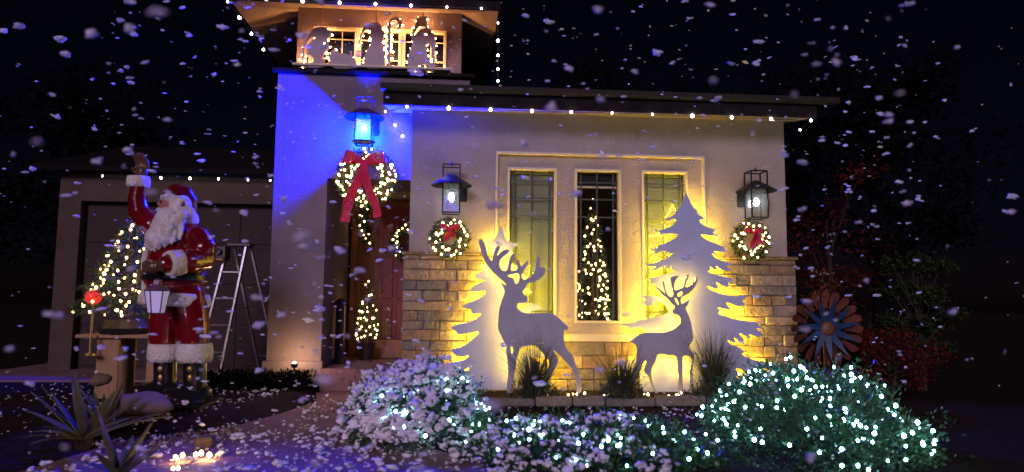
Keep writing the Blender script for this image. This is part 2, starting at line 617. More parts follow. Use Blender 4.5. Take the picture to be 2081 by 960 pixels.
for wi, (a, b) in enumerate(WINS):
    win = thing('window', (a, 0.1, WZ0), None, None)
    win.parent = house
    win.location = Vector((a, 0.1, WZ0)) - ORIGIN[house.name]
    t = 0.028
    f = MB()
    f.box(a, a + t, 0.03, 0.14, WZ0, WZ1).box(b - t, b, 0.03, 0.14, WZ0, WZ1)
    f.box(a + t, b - t, 0.03, 0.14, WZ1 - t, WZ1).box(a + t, b - t, 0.03, 0.14, WZ0, WZ0 + t)
    fr = f.build('window_frame', TRIM, win, bevel=0.003)
    ia, ib, iz0, iz1 = a + t, b - t, WZ0 + t, WZ1 - t
    ww = ib - ia
    hs = [iz1 - 0.13, iz1 - 0.34, iz1 - 0.56, iz0 + 0.11]
    for fx in (0.11, 0.5, 0.89):
        MB().box(ia + ww * fx - 0.009, ia + ww * fx + 0.009, 0.103, 0.118, iz0, iz1).build('muntin', BRONZE, win)
    for hz in hs:
        MB().box(ia, ib, 0.100, 0.1025, hz - 0.009, hz + 0.009).build('muntin', BRONZE, win)
    MB().box(ia, ib, 0.121, 0.125, iz0, iz1).build('pane', PANE, win)
    sl = MB()
    if wi != 1:
        z = iz0 + 0.02
        while z < iz1 - 0.03:
            c = Vector(((a + b) / 2, 0.185, z))
            sl.obox(c, (1, 0, 0), (0, 0.5, 0.86), (0, -0.86, 0.5), ww / 2 - 0.006, 0.014, 0.0012)
            z += 0.024
        sl.box(ia + 0.004, ib - 0.004, 0.165, 0.205, iz1 - 0.03, iz1)
        sl.build('blind', BLIND, win)
    else:
        z = iz1 - 0.16
        while z < iz1 - 0.03:
            sl.box(ia + 0.006, ib - 0.006, 0.16, 0.20, z, z + 0.004)
            z += 0.011
        sl.build('blind', VALANCE, win)
        MB().box(ia + 0.004, ib - 0.004, 0.155, 0.205, iz1 - 0.185, iz1 - 0.165).build('bottom_rail', TRIM, win)
# dark room behind the glass
rm = MB()
rm.box(0.3, 3.3, 2.4, 2.45, 0.2, 3.2).box(0.25, 0.3, 0.31, 2.4, 0.2, 3.2).box(3.3, 3.35, 0.31, 2.4, 0.2, 3.2)
rm.box(0.3, 3.3, 0.31, 2.4, 0.15, 0.2).box(0.3, 3.3, 0.31, 2.4, 3.2, 3.25)
rm.build('room_lining', ROOMDARK, house)


# stone veneer, every stone a piece of its own
def stones(x0, x1, z0, z1, seed, h=0.118):
    rr = random.Random(seed)
    z = z0
    while z < z1 - 0.03:
        hh = min(h * rr.uniform(0.85, 1.15), z1 - z)
        if z1 - z - hh < 0.05: hh = z1 - z
        x = x0
        while x < x1 - 0.02:
            L = rr.choice([0.16, 0.22, 0.3, 0.38, 0.5]) * rr.uniform(0.85, 1.2)
            if x1 - x - L < 0.12: L = x1 - x
            pr = rr.uniform(0.006, 0.034)
            b = MB().box(x + 0.004, x + L - 0.004, -0.052 - pr, -0.030, z + 0.0035, z + hh - 0.0035)
            o = b.build('stone', rr.choice(STONES), stone_wall, bevel=min(0.009, pr * 0.5 + 0.003))
            for vv in o.data.vertices:
                if vv.co.y < -0.04 - ORIGIN[house.name].y:
                    vv.co.x += rr.uniform(-1, 1) * 0.003
                    vv.co.z += rr.uniform(-1, 1) * 0.003
                    vv.co.y += rr.uniform(-1, 1) * 0.004
            x += L
        z += hh


LEDGE = 1.63
sw = MB().box(WX0 - 0.06, RX0 - 0.02, -0.05, -0.001, 0, LEDGE).box(RX1 + 0.02, WX1 + 0.07, -0.05, -0.001, 0, LEDGE)
sw.box(RX0 - 0.02, RX1 + 0.02, -0.05, -0.001, 0, RBOT - 0.032)
sw.box(WX1 + 0.002, WX1 + 0.07, 0.0, 2.0, 0, LEDGE)
stone_wall = sw.build('stone_base', MORTAR, house)
stones(WX0 - 0.06, RX0 - 0.02, 0.05, LEDGE, 1)
stones(RX1 + 0.02, WX1 + 0.075, 0.05, LEDGE, 2)
stones(RX0 - 0.02, RX1 + 0.02, 0.05, RBOT - 0.034, 3, h=0.14)
MB().box(WX0 - 0.075, RX0 - 0.022, -0.105, -0.002, LEDGE, LEDGE + 0.035).build('stone_ledge', EDGING, house, bevel=0.006)
MB().box(RX1 + 0.022, WX1 + 0.09, -0.105, -0.002, LEDGE, LEDGE + 0.035).build('stone_ledge', EDGING, house, bevel=0.006)

# bay roof: gutter, fascia, soffit and shingle slope
EX0, EX1 = -0.88, 4.50
MB().box(EX0, EX1, -0.60, -0.50, 3.455, 3.53).build('gutter', GUTTER, house, bevel=0.012)
MB().box(EX0 + 0.03, EX1 - 0.25, -0.515, -0.47, 3.30, 3.452).build('fascia', FASCIA, house)
sf = MB()
sf.add([(EX0 + 0.03, -0.469, 3.315), (EX1 - 0.26, -0.469, 3.315), (EX1 - 0.26, 0.30, 3.425), (EX0 + 0.03, 0.30, 3.425),
        (EX0 + 0.03, -0.469, 3.36), (EX1 - 0.26, -0.469, 3.36), (EX1 - 0.26, 0.30, 3.47), (EX0 + 0.03, 0.30, 3.47)],
       [(0, 1, 2, 3), (7, 6, 5, 4), (0, 4, 5, 1), (1, 5, 6, 2), (2, 6, 7, 3), (3, 7, 4, 0)])
sf.build('soffit', SOFFIT, house)
rf = MB()
rf.add([(EX0, -0.56, 3.535), (EX1, -0.56, 3.535), (EX1 - 1.2, 2.6, 4.02), (EX0, 2.6, 4.02), (EX1, 5.0, 3.535), (EX0, 5.0, 3.535)],
       [(0, 1, 2, 3), (1, 4, 2), (3, 2, 4, 5)])
rf.build('roof', ROOF, house)

# entry tower
TX0, TX1, TY, TTOP = -2.242, 0.14, 0.35, 3.90
PX = -1.60                       # inner edge of the pillar
LINT = 2.585
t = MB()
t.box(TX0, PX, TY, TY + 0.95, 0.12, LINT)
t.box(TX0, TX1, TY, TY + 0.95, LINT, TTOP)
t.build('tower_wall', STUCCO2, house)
MB().box(TX0 - 0.045, PX + 0.03, TY - 0.04, TY - 0.002, 0.12, 0.36).build('pillar_plinth', STUCCO2, house, bevel=0.01)
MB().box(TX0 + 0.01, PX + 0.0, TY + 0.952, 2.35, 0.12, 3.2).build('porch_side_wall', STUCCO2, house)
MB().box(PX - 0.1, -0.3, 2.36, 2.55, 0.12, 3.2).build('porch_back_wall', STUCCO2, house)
MB().box(PX + 0.002, WX0 + 0.001, TY + 0.952, 2.358, 2.62, 2.68).build('porch_ceiling', SOFFIT, house)
MB().box(PX, WX0, TY - 0.05, 2.36, -0.005, 0.27).build('porch_floor', CONCRETE, house, bevel=0.01)
MB().box(TX0 - 0.06, TX1 + 0.06, TY - 0.07, TY + 0.3, TTOP + 0.002, TTOP + 0.05).build('tower_coping', FASCIA, house, bevel=0.006)
sk = MB()
sk.add([(TX0 - 0.06, TY - 0.06, TTOP + 0.052), (TX1 + 0.06, TY - 0.06, TTOP + 0.052), (TX1 - 0.05, 0.98, 4.17), (TX0 + 0.05, 0.98, 4.17),
        (TX0 - 0.06, 4.0, TTOP + 0.052), (TX0 + 0.05, 4.0, 4.17), (TX1 + 0.06, 4.0, TTOP + 0.052), (TX1 - 0.05, 4.0, 4.17)],
       [(0, 1, 2, 3), (0, 3, 5, 4), (1, 6, 7, 2)])
sk.build('tower_skirt_roof', FASCIA, house)

# clerestory above the tower
CX0, CX1, CY = -2.175, 0.03, 1.0
CW = [at(643, 60, CY).x, at(723, 60, CY).x, at(733, 62, CY).x, at(812, 64, CY).x, at(823, 65, CY).x, at(903, 68, CY).x]
CZ0, CZ1 = 4.235, 4.735
c = MB()
xs = [CX0] + CW + [CX1]
for i in range(0, 8, 2):
    c.box(xs[i], xs[i + 1], CY, CY + 0.2, 4.10, 5.06)
for i in range(1, 7, 2):
    c.box(xs[i], xs[i + 1], CY, CY + 0.2, 4.10, CZ0).box(xs[i], xs[i + 1], CY, CY + 0.2, CZ1, 5.06)
c.box(CX0, CX0 + 0.2, CY + 0.2, 3.5, 4.0, 5.06).box(CX1 - 0.2, CX1, CY + 0.2, 3.5, 4.0, 5.06)
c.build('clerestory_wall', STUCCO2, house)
MB().box(CX0 + 0.2, CX1 - 0.2, 2.2, 2.25, 4.0, 5.0).build('clerestory_lining', ROOMDARK, house)
MB().box(CX0 - 0.02, CX1 - 0.15, CY - 0.16, CY - 0.002, 4.175, 4.21).build('clerestory_ledge', TRIM, house, bevel=0.006)
for i in range(0, 6, 2):
    a, b = CW[i], CW[i + 1]
    win = thing('clerestory_window', (a, CY, CZ0), None, None)
    win.parent = house
    win.location = Vector((a, CY, CZ0)) - ORIGIN[house.name]
    f = MB()
    s_ = 0.032
    f.box(a - s_, a + 0.006, CY - 0.03, CY + 0.06, CZ0 - s_, CZ1 + s_).box(b - 0.006, b + s_, CY - 0.03, CY + 0.06, CZ0 - s_, CZ1 + s_)
    f.box(a + 0.007, b - 0.007, CY - 0.028, CY + 0.06, CZ1 - 0.006, CZ1 + s_).box(a + 0.007, b - 0.007, CY - 0.028, CY + 0.06, CZ0 - s_, CZ0 + 0.006)
    f.build('window_frame', TRIM, win, bevel=0.003)
    for fx in (0.66,):
        MB().box(a + (b - a) * fx - 0.007, a + (b - a) * fx + 0.007, CY + 0.018, CY + 0.03, CZ0, CZ1).build('muntin', TRIM, win)
    for hz in (CZ1 - 0.13, CZ0 + 0.10):
        MB().box(a + 0.007, b - 0.007, CY + 0.012, CY + 0.0165, hz - 0.007, hz + 0.007).build('muntin', TRIM, win)
    MB().box(a + 0.007, b - 0.007, CY + 0.035, CY + 0.038, CZ0, CZ1).build('pane', PANE2, win)

# upper hip roof with sloped soffit
UX0, UX1, UY0, UY1, UZ = -2.85, 0.49, 0.30, 4.2, 4.80
u = MB()
u.add([(UX0, UY0, UZ), (UX1, UY0, UZ), (UX1, UY1, UZ), (UX0, UY1, UZ),
       (CX0, CY, 5.03), (CX1, CY, 5.03), (CX1, 3.5, 5.03), (CX0, 3.5, 5.03)],
      [(0, 1, 5, 4), (1, 2, 6, 5), (2, 3, 7, 6), (3, 0, 4, 7)])
u.build('upper_soffit', SOFFIT, house)
fa = MB()
fa.box(UX0 - 0.03, UX1 + 0.03, UY0 - 0.03, UY0 - 0.002, UZ - 0.012, UZ + 0.11)
fa.box(UX0 - 0.03, UX0 - 0.002, UY0, UY1, UZ - 0.012, UZ + 0.11)
fa.box(UX1 + 0.002, UX1 + 0.03, UY0, UY1, UZ - 0.012, UZ + 0.11)
fa.build('upper_fascia', FASCIA, house)
ur = MB()
ur.add([(UX0 - 0.05, UY0 - 0.05, UZ + 0.112), (UX1 + 0.05, UY0 - 0.05, UZ + 0.112), (UX1 + 0.05, UY1, UZ + 0.112), (UX0 - 0.05, UY1, UZ + 0.112),
        (-1.6, 2.0, 5.6), (-0.7, 2.0, 5.6)], [(0, 1, 5, 4), (1, 2, 5), (2, 3, 4, 5), (3, 0, 4)])
ur.build('upper_roof', ROOF, house)
for (p0, p1) in (((UX0 + 0.02, 1.15, 4.805), (CX0 - 0.01, 1.15, 4.99)), ((UX1 - 0.02, 1.1, 4.805), (CX1 + 0.01, 1.1, 4.99)), ((UX0 + 0.05, UY0 + 0.05, 4.80), (CX0 - 0.02, CY - 0.02, 5.0))):
    MB().beam(p0, p1, 0.075, 0.07).build('rafter', SOFFIT, house)

# garage wing on the left
GX0, GX1, GY = -5.62, TX0, 2.0
g = MB()
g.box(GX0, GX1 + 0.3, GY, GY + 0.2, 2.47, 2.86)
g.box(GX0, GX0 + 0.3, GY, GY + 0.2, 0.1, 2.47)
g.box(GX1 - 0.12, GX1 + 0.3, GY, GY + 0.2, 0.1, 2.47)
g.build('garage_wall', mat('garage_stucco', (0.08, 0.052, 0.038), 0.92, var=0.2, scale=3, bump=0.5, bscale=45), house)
gd = MB().box(GX0 + 0.3, GX1 - 0.12, GY + 0.14, GY + 0.18, 0.1, 2.47).build('garage_door', GARAGE, house)
for i in range(4):
    for j in range(4):
        xx0 = GX0 + 0.3 + (GX1 - 0.12 - GX0 - 0.3) * j / 4 + 0.04
        xx1 = GX0 + 0.3 + (GX1 - 0.12 - GX0 - 0.3) * (j + 1) / 4 - 0.04
        MB().box(xx0, xx1, GY + 0.125, GY + 0.139, 0.14 + i * 0.585, 0.14 + i * 0.585 + 0.51).build('panel', GARAGE, gd, bevel=0.006)
gr = MB()
gr.add([(GX0 - 0.3, GY - 0.25, 2.865), (GX1 + 0.02, GY - 0.25, 2.865), (GX1 + 0.02, 4.6, 3.75), (GX0 - 0.3, 4.6, 3.75),
        (GX0 - 0.3, GY - 0.25, 2.93), (GX1 + 0.02, GY - 0.25, 2.93), (GX1 + 0.02, 4.6, 3.82), (GX0 - 0.3, 4.6, 3.82)],
       [(0, 1, 2, 3), (7, 6, 5, 4), (0, 4, 5, 1), (1, 5, 6, 2), (2, 6, 7, 3), (3, 7, 4, 0)])
gr.build('garage_roof', ROOF, house)

# entrance door, posts and step
DY = 2.30
dx0, dx1 = -1.56, -0.56
for (a, b, m) in ((dx0, dx0 + 0.09, WOODPOST), (dx1 - 0.09, dx1, WOODPOST)):
    MB().box(a, b, DY - 0.06, DY + 0.055, 0.272, 2.5).build('door_post', m, house, bevel=0.006)
MB().box(dx0, dx1, DY - 0.06, DY + 0.055, 2.502, 2.6).build('door_head', WOODPOST, house, bevel=0.006)
MB().box(dx0 + 0.40, dx1, 1.95, 2.22, 0.272, 0.54).build('door_step', WOODPOST, house, bevel=0.012)
for (a, b, m) in ((dx0 + 0.092, dx0 + 0.40, WOODPOST), (dx0 + 0.405, dx1 - 0.092, WOODDOOR)):
    d = MB().box(a, b, DY, DY + 0.045, 0.30, 2.50).build('door', m, house)
    n = 1 if b - a < 0.35 else 2
    for i in range(n):
        for (z0, z1) in ((0.42, 1.05), (1.13, 1.75), (1.83, 2.40)):
            pa = a + 0.06 + (b - a - 0.06) / n * i
            pb = a + (b - a - 0.06) / n * (i + 1)
            MB().box(pa, pb, DY - 0.018, DY - 0.001, z0, z1).build('panel', m, d, bevel=0.008)
    MB().ball((b - 0.05 if m is WOODPOST else a + 0.05, DY - 0.05, 1.25), 0.028, 8, 6).build('door_knob', GOLD, d, smooth=True)

# ------------------------------------------------------------------ string lights on the eaves
eave_px = [(827, 216), (912, 219), (997, 222), (1081, 225), (1161, 227), (1244, 229), (1326, 232), (1407, 235), (1487, 238), (1567, 241), (1648, 244), (1626, 264)]
pts = [at(a, b + 1, -0.53) for a, b in eave_px[:-1]] + [at(1626, 264, -0.2)]
light_string(pts, B_EAVE, 0.018, 'string of white bulbs along the eave above the stone-based bay', group='eave light strings')
pts = [at(a, b, 0.26) for a, b in ((783, 227), (803, 254), (818, 277))]
pts = [at(827, 218, -0.45)] + pts
s = thing('string_lights', pts[0], 'short string of three white bulbs trailing beside the blue lantern', 'lights', 'eave light strings')
MB().tube(pts, 0.004, 4).build('wire', WIREW, s)
bulbs(s, pts[1:], B_EAVE, 0.017)
up_px = [(541, 2), (615, 6), (690, 10), (763, 13), (835, 17), (908, 21), (978, 24)]
pts = [at(a, b, UY0 - 0.05) for a, b in up_px]
pts = [Vector((p.x, p.y, UZ - 0.005)) for p in pts]
light_string(pts, B_EAVE, 0.018, 'string of white bulbs along the top eave above the three figures', group='eave light strings')
pts = [Vector((UX0 - 0.05, y, UZ - 0.005)) for y in (0.36, 0.86, 1.42, 2.05)]
light_string(pts, B_EAVE, 0.020, 'string of four white bulbs along the left edge of the top roof', group='eave light strings')
pts = [at(1012, v, UY0 - 0.02) for v in (47, 83, 113, 141, 165)]
light_string(pts, B_EAVE, 0.016, 'white bulbs hanging straight down from the right corner of the top roof', group='eave light strings')
pts = [at(a, b, GY - 0.27) for a, b in ((208, 358), (267, 360), (327, 362), (386, 363), (444, 364), (504, 366), (549, 367))]
light_string(pts, B_EAVE, 0.016, 'string of white bulbs along the low garage roof behind the statue', group='eave light strings')


# ------------------------------------------------------------------ wall lanterns
def sconce(cu, cv, Y, wall_y, label, bulb_mat, blue=False, plate_dx=0.06):
    c = at(cu, cv, Y)                         # centre of the bulb
    t = thing('wall_lantern', (c.x, Y, c.z - 0.19), label, 'lantern', 'wall lanterns')
    hw, z0, z1 = 0.098, c.z - 0.19, c.z + 0.37
    cage = MB()
    r = 0.0075
    for sx in (-1, 1):
        for sy in (-1, 1):
            cage.box(c.x + sx * hw - r, c.x + sx * hw + r, Y + sy * hw - r, Y + sy * hw + r, z0, z1)
    for z in (z0, z1):
        for sx in (-1, 1):
            cage.box(c.x + sx * hw - r, c.x + sx * hw + r, Y - hw + r, Y + hw - r, z - r, z + r)
            cage.box(c.x - hw + r, c.x + hw - r, Y + sx * hw - r, Y + sx * hw + r, z - r, z + r)
    cage.build('cage', BLACKMETAL, t)
    MB().lathe((c.x, Y, c.z + 0.14), [(0.11, 0.085), (0.11, 0.08), (0.24, 0.0), (0.238, -0.008), (0.11, 0.068), (0.11, 0.085)] if blue else [(0.022, 0.125), (0.05, 0.115), (0.24, 0.0), (0.238, -0.008), (0.05, 0.10), (0.022, 0.11)], 20).build('shade', BLACKMETAL, t, smooth=False)
    for sx in (-1, 1):
        MB().box(c.x + sx * (hw - 0.012) - 0.001, c.x + sx * (hw - 0.012) + 0.001, Y - hw + 0.014, Y + hw - 0.014, z0 + 0.01, c.z + 0.15).build('glass_pane', LAMPGLASS, t)
        MB().box(c.x - hw + 0.016, c.x + hw - 0.016, Y + sx * (hw - 0.012) - 0.001, Y + sx * (hw - 0.012) + 0.001, z0 + 0.01, c.z + 0.15).build('glass_pane', LAMPGLASS, t)
    MB().tube([(c.x, Y, z1), (c.x, Y, z1 + 0.06)], [0.012, 0.004], 8).ball((c.x, Y, z1 + 0.025), 0.017, 8, 6).build('finial', BLACKMETAL, t)
    MB().tube([(c.x, Y, c.z + 0.25), (c.x, Y, c.z + 0.055)], 0.014, 8).build('socket', BLACKMETAL, t)
    px = c.x + plate_dx
    MB().box(px - 0.045, px + 0.045, wall_y - 0.025, wall_y - 0.002, c.z - 0.02, c.z + 0.17).build('back_plate', BLACKMETAL, t, bevel=0.004)
    MB().tube([(px, wall_y - 0.02, c.z + 0.12), (px, wall_y - 0.10, c.z + 0.2), (c.x, Y + 0.06, c.z + 0.24), (c.x, Y + 0.01, c.z + 0.235)], 0.011, 6).build('arm', BLACKMETAL, t)
    MB().lathe((c.x, Y, c.z), [(0.002, 0.055), (0.018, 0.05), (0.030, 0.02), (0.033, -0.01), (0.022, -0.035), (0.002, -0.042)], 12).build('bulb', bulb_mat, t, smooth=True)
    return t, c


sconce(917, 401, -0.24, 0.0, 'black caged wall lantern above the wreath beside the entrance', B_SCONCE, plate_dx=0.14)
sconce(1537, 412, -0.28, 0.0, 'black caged wall lantern at the outer end of the bay wall', B_SCONCE, plate_dx=-0.08)
B_BLUE = glow('bulb_blue', (0.25, 0.9, 1.0), 12)
tl, cb = sconce(740, 262, TY - 0.27, TY, 'wall lantern with glaring blue bulb above the entrance', B_BLUE, blue=True, plate_dx=0.10)
ld = bpy.data.lights.new('blue_bulb_light', 'POINT')
ld.energy = 4200
ld.color = (0.0, 0.004, 1.0)
ld.shadow_soft_size = 0.045
lo = bpy.data.objects.new('blue_bulb_light', ld)
COL.objects.link(lo)
lo.parent = tl
lo.location = Vector((cb.x, cb.y - 0.0, cb.z - 0.062)) - ORIGIN[tl.name]
MB().lathe((cb.x, cb.y, cb.z - 0.168), [(0.001, 0.0), (0.10, 0.0), (0.138, 0.010), (0.138, 0.005), (0.10, -0.008), (0.001, -0.008)], 20).build('light_cutoff_pan', BLACKMETAL, tl)  # pan added under the bulb to cut off the blue light below


# ------------------------------------------------------------------ wreaths
def spline(pts, n):
    out = []
    k = len(pts)
    for i in range(k - 1):
        p0, p1, p2, p3 = pts[max(i - 1, 0)], pts[i], pts[i + 1], pts[min(i + 2, k - 1)]
        for j in range(n):
            t_ = j / n
            out.append(0.5 * ((2 * p1) + (p2 - p0) * t_ + (2 * p0 - 5 * p1 + 4 * p2 - p3) * t_ * t_ + (3 * p1 - p0 - 3 * p2 + p3) * t_ ** 3))
    out.append(pts[-1])
    return out


def wreath(cu, cv, Y, Rm, rt, nb, label, bulb_r, seed, bow_scale, tails, nleaf, hang_z, bow_off=(0, 0.0)):
    rr = np.random.default_rng(seed)
    c = at(cu, cv, Y)
    t = thing('wreath', (c.x, c.y, c.z - Rm - rt), label, 'wreath', 'lit wreaths')
    org = np.array(t.location)
    th = rr.uniform(0, 2 * np.pi, nleaf)
    ph = rr.uniform(0, 2 * np.pi, nleaf)
    rad = rt * np.sqrt(rr.uniform(0.1, 1.0, nleaf))
    dirv = np.stack([np.cos(ph) * np.cos(th), -np.sin(ph), np.cos(ph) * np.sin(th)], 1)
    P = np.array(c) + np.stack([Rm * np.cos(th), 0 * th, Rm * np.sin(th)], 1) + dirv * rad[:, None] * np.array([1, 0.75, 1])
    V = leaf_cloud(P, dirv + 0.5 * np.stack([-np.sin(th), 0 * th, np.cos(th)], 1), 0.05 * (Rm / 0.2) ** 0.4, 0.28, 0.5, rr)
    link('greenery', quads_mesh('greenery', V, NEEDLE, org), t)
    ring = [c + Vector((Rm * math.cos(a), 0, Rm * math.sin(a))) for a in np.linspace(0, 2 * math.pi, 28, endpoint=False)]
    MB().tube(ring, rt * 0.35, 6, closed=True).build('ring', BARK, t)
    bp = []
    for i in range(nb):
        a = 2 * math.pi * (i * 0.618034 % 1) + rr.normal(0, 0.05)
        p = rr.uniform(-0.1, math.pi + 0.1)
        rad = rt * rr.uniform(0.8, 1.05)
        bp.append(c + Vector(((Rm + rad * math.cos(p)) * math.cos(a), -rad * abs(math.sin(p)) * 0.85 - 0.008, (Rm + rad * math.cos(p)) * math.sin(a))))
    bulbs(t, bp, B_WREATH, bulb_r)
    # bow: two loops, a knot and two tails
    b = c + Vector((bow_off[0], -rt * 0.75 - 0.03, bow_off[1]))
    s = bow_scale
    bow = MB()
    for sx in (-1, 1):
        loop = [b + Vector((sx * s * x, y * s, z * s)) for x, y, z in
                ((0.02, -0.04, 0), (0.28, -0.20, 0.13), (0.6, -0.28, 0.24), (0.92, -0.20, 0.30), (1.0, -0.05, 0.27), (0.75, 0.08, 0.20), (0.35, 0.05, 0.10), (0.02, 0.0, 0))]
        lp_ = spline(loop, 4)
        bow.ribbon(lp_, [Vector((-sx * 0.35, 0.12 * math.sin(k_ * 1.1), 1.0)) for k_ in range(len(lp_))], [s * (0.20 + 0.42 * math.sin(math.pi * k_ / (len(lp_) - 1)) + 0.025 * math.sin(k_ * 1.7)) for k_ in range(len(lp_))], 0.003)
    bow.ball(b + Vector((0, -0.06 * s, 0)), (0.15 * s, 0.12 * s, 0.17 * s), 10, 6)
    for i, (dx, L, wv) in enumerate(tails):
        path, wd = [], []
        for k in range(17):
            f = k / 16
            path.append(b + Vector((dx * f + 0.09 * s * math.sin(f * 7 + i * 2), -0.05 - 0.14 * s * math.sin(f * 5 + i), -L * f)))
            wd.append(Vector((1, 0.5 * math.sin(f * 4 + i), 0)))
        bow.ribbon(path, wd, [wv * (0.5 + 0.5 * min(1, k / 6)) * (1 + 0.10 * math.sin(k * 1.3 + i)) for k in range(17)], 0.003)
    bow.build('bow', RIBBON, t)
    MB().tube([(c.x, Y, c.z + Rm + rt * 0.3), (c.x, Y + 0.01, hang_z)], 0.003, 4).build('hanger', WIREW, t)
    return t


cz = at(917, 437, -0.22).z
wreath(913, 484, -0.17, 0.165, 0.062, 34, 'small lit wreath with red bow under the lantern beside the entrance', 0.0135, 5, 0.105, ((-0.03, 0.14, 0.07), (0.04, 0.10, 0.06)), 1500, cz, (0.005, 0.10))
cz = at(1537, 450, -0.22).z
wreath(1526, 490, -0.17, 0.175, 0.062, 36, 'small lit wreath with red bow under the lantern at the outer wall end', 0.0135, 6, 0.095, ((-0.03, 0.19, 0.065), (0.08, 0.15, 0.06)), 1500, cz, (0.0, 0.10))
wreath(746, 362, TY - 0.25, 0.265, 0.09, 130, 'large brightly lit wreath with long red ribbon tails over the entrance', 0.0125, 8, 0.235, ((-0.21, 0.72, 0.115), (0.17, 0.66, 0.10)), 2600, LINT + 0.55, (-0.03, 0.17))


# ------------------------------------------------------------------ plywood cut-outs
def shape_mesh(name, loops, Y, thick, material, org):
    cu = bpy.data.curves.new(name, 'CURVE')
    cu.dimensions = '2D'
    cu.fill_mode = 'BOTH'
    cu.extrude = thick / 2
    for lp in loops:
        sp = cu.splines.new('POLY')
        sp.points.add(len(lp) - 1)
        for i, p in enumerate(lp):
            sp.points[i].co = (p.x, p.z, 0, 1)
        sp.use_cyclic_u = True
    tmp = bpy.data.objects.new('tmp', cu)
    COL.objects.link(tmp)
    dg = bpy.context.evaluated_depsgraph_get()
    me = bpy.data.meshes.new_from_object(tmp.evaluated_get(dg))
    bpy.data.objects.remove(tmp)
    bpy.data.curves.remove(cu)
    for v in me.vertices:
        x, z, d = v.co
        v.co = (x - org[0], Y - d - org[1], z - org[2])
    me.materials.clear()
    me.materials.append(material)
    me.name = name
    bm = bmesh.new()
    bm.from_mesh(me)
    bmesh.ops.remove_doubles(bm, verts=bm.verts, dist=0.0002)
    bmesh.ops.recalc_face_normals(bm, faces=bm.faces)
    bm.to_mesh(me)
    bm.free()
    return me


def conv(pts, ox, oy, sc):
    return [(ox + x / sc, oy + y / sc) for x, y in pts]


def smooth_loop(pts, it=1):
    for _ in range(it):
        out = []
        n = len(pts)
        for i in range(n):
            a, b = pts[i], pts[(i + 1) % n]
            out.append((a[0] * 0.75 + b[0] * 0.25, a[1] * 0.75 + b[1] * 0.25))
            out.append((a[0] * 0.25 + b[0] * 0.75, a[1] * 0.25 + b[1] * 0.75))
        pts = out
    return pts


def inset_path(lp, d):
    """points of a loop moved inwards by d"""
    n = len(lp)
    area = sum(lp[i].x * lp[(i + 1) % n].z - lp[(i + 1) % n].x * lp[i].z for i in range(n))
    sg = 1 if area > 0 else -1
    out = []
    for i in range(n):
        t = lp[(i + 1) % n] - lp[i - 1]
        L = math.hypot(t.x, t.z) or 1
        out.append(Vector((lp[i].x - sg * t.z / L * d, lp[i].y, lp[i].z + sg * t.x / L * d)))
    return out


def resample(lp, step, closed=True):
    pts = lp + [lp[0]] if closed else lp
    out, acc = [pts[0]], 0
    for a, b in zip(pts, pts[1:]):
        L = (b - a).length
        if L < 1e-9: continue
        pos = step - acc
        while pos <= L:
            out.append(a + (b - a) * (pos / L))
            pos += step
        acc = (acc + L) % step
    return out


def cutout(name, loops_px, Y, label, material, strip_r, group, inset=0.03, step=0.05, zmin=0.16, stake_us=(), stand=0.03):
    loops = [[at(u, v, Y) for u, v in smooth_loop(lp, 1)] for lp in loops_px]
    zb = min(p.z for p in loops[0])
    xm = sum(p.x for p in loops[0]) / len(loops[0])
    t = thing(name, (xm, Y, 0.05), label, 'cutout', group)
    link('board', shape_mesh('board', loops, Y, 0.016, material, ORIGIN[t.name]), t)
    # yellow light strip fixed round the rear edge of the board
    ring = resample(inset_path(resample(loops[0], 0.02), inset), step)
    seg, segs = [], []
    PA = np.array([(p.x, p.z) for lp in loops for p in lp])
    PB = np.array([(p.x, p.z) for lp in loops for p in lp[1:] + lp[:1]])

    def deep(p):
        q = np.array((p.x, p.z))
        ab = PB - PA
        f = np.clip(((q - PA) * ab).sum(1) / ((ab ** 2).sum(1) + 1e-12), 0, 1)
        dm = np.sqrt((((PA + ab * f[:, None]) - q) ** 2).sum(1).min())
        cr = ((PA[:, 1] > q[1]) != (PB[:, 1] > q[1]))
        xi = PA[:, 0] + (q[1] - PA[:, 1]) / (PB[:, 1] - PA[:, 1] + 1e-12) * ab[:, 0]
        return (cr & (xi > q[0])).sum() % 2 == 1 and dm > 0.45 * inset
    for p in ring:
        if p.z > zmin and deep(p):
            seg.append(Vector((p.x, Y + 0.008 + stand, p.z)))
        elif len(seg) > 2:
            segs.append(seg)
            seg = []
        else:
            seg = []
    if len(seg) > 2: segs.append(seg)
    sb = MB()
    for sg in segs: sb.tube(sg, strip_r, 4)
    sb.build('light_strip', STRIP if material is CUTOUT else STRIP2, t)
    for su in stake_us:
        p = at(su, 760, Y)
        MB().box(p.x - 0.014, p.x + 0.014, Y + 0.009, Y + 0.03, 0.03, p.z + 0.25).build('stake', WOODPLANK, t)
    return t


# left fir
L3 = lambda pts: conv(pts, 900, 450, 2.906)
left_side = L3([(345, 18), (322, 75), (298, 112), (240, 124), (285, 150), (262, 182), (300, 190), (285, 235), (215, 268), (250, 285), (180, 320), (205, 342), (262, 352), (215, 362), (150, 408), (195, 418), (265, 404),
                (230, 452), (108, 497), (130, 515), (172, 520), (165, 550), (240, 540), (180, 590), (34, 620), (80, 652), (86, 670), (150, 662), (228, 646), (170, 702), (110, 745), (40, 758), (72, 792), (112, 802),
                (166, 788), (120, 825), (15, 842), (62, 886), (105, 888), (166, 856), (130, 905), (20, 935), (90, 985), (180, 990)])
ax = 1018.5
right_side = [(2 * ax - u + (6 if i % 3 == 0 else -2), v + 4) for i, (u, v) in enumerate(left_side)][::-1]
cutout('fir_tree_cutout', [left_side + right_side[:-1]], -0.17, 'pale grey flat fir tree cutout partly hidden behind the tall stag', CUTOUT, 0.0065, 'backlit yard cutouts', stake_us=(1005, 1035))

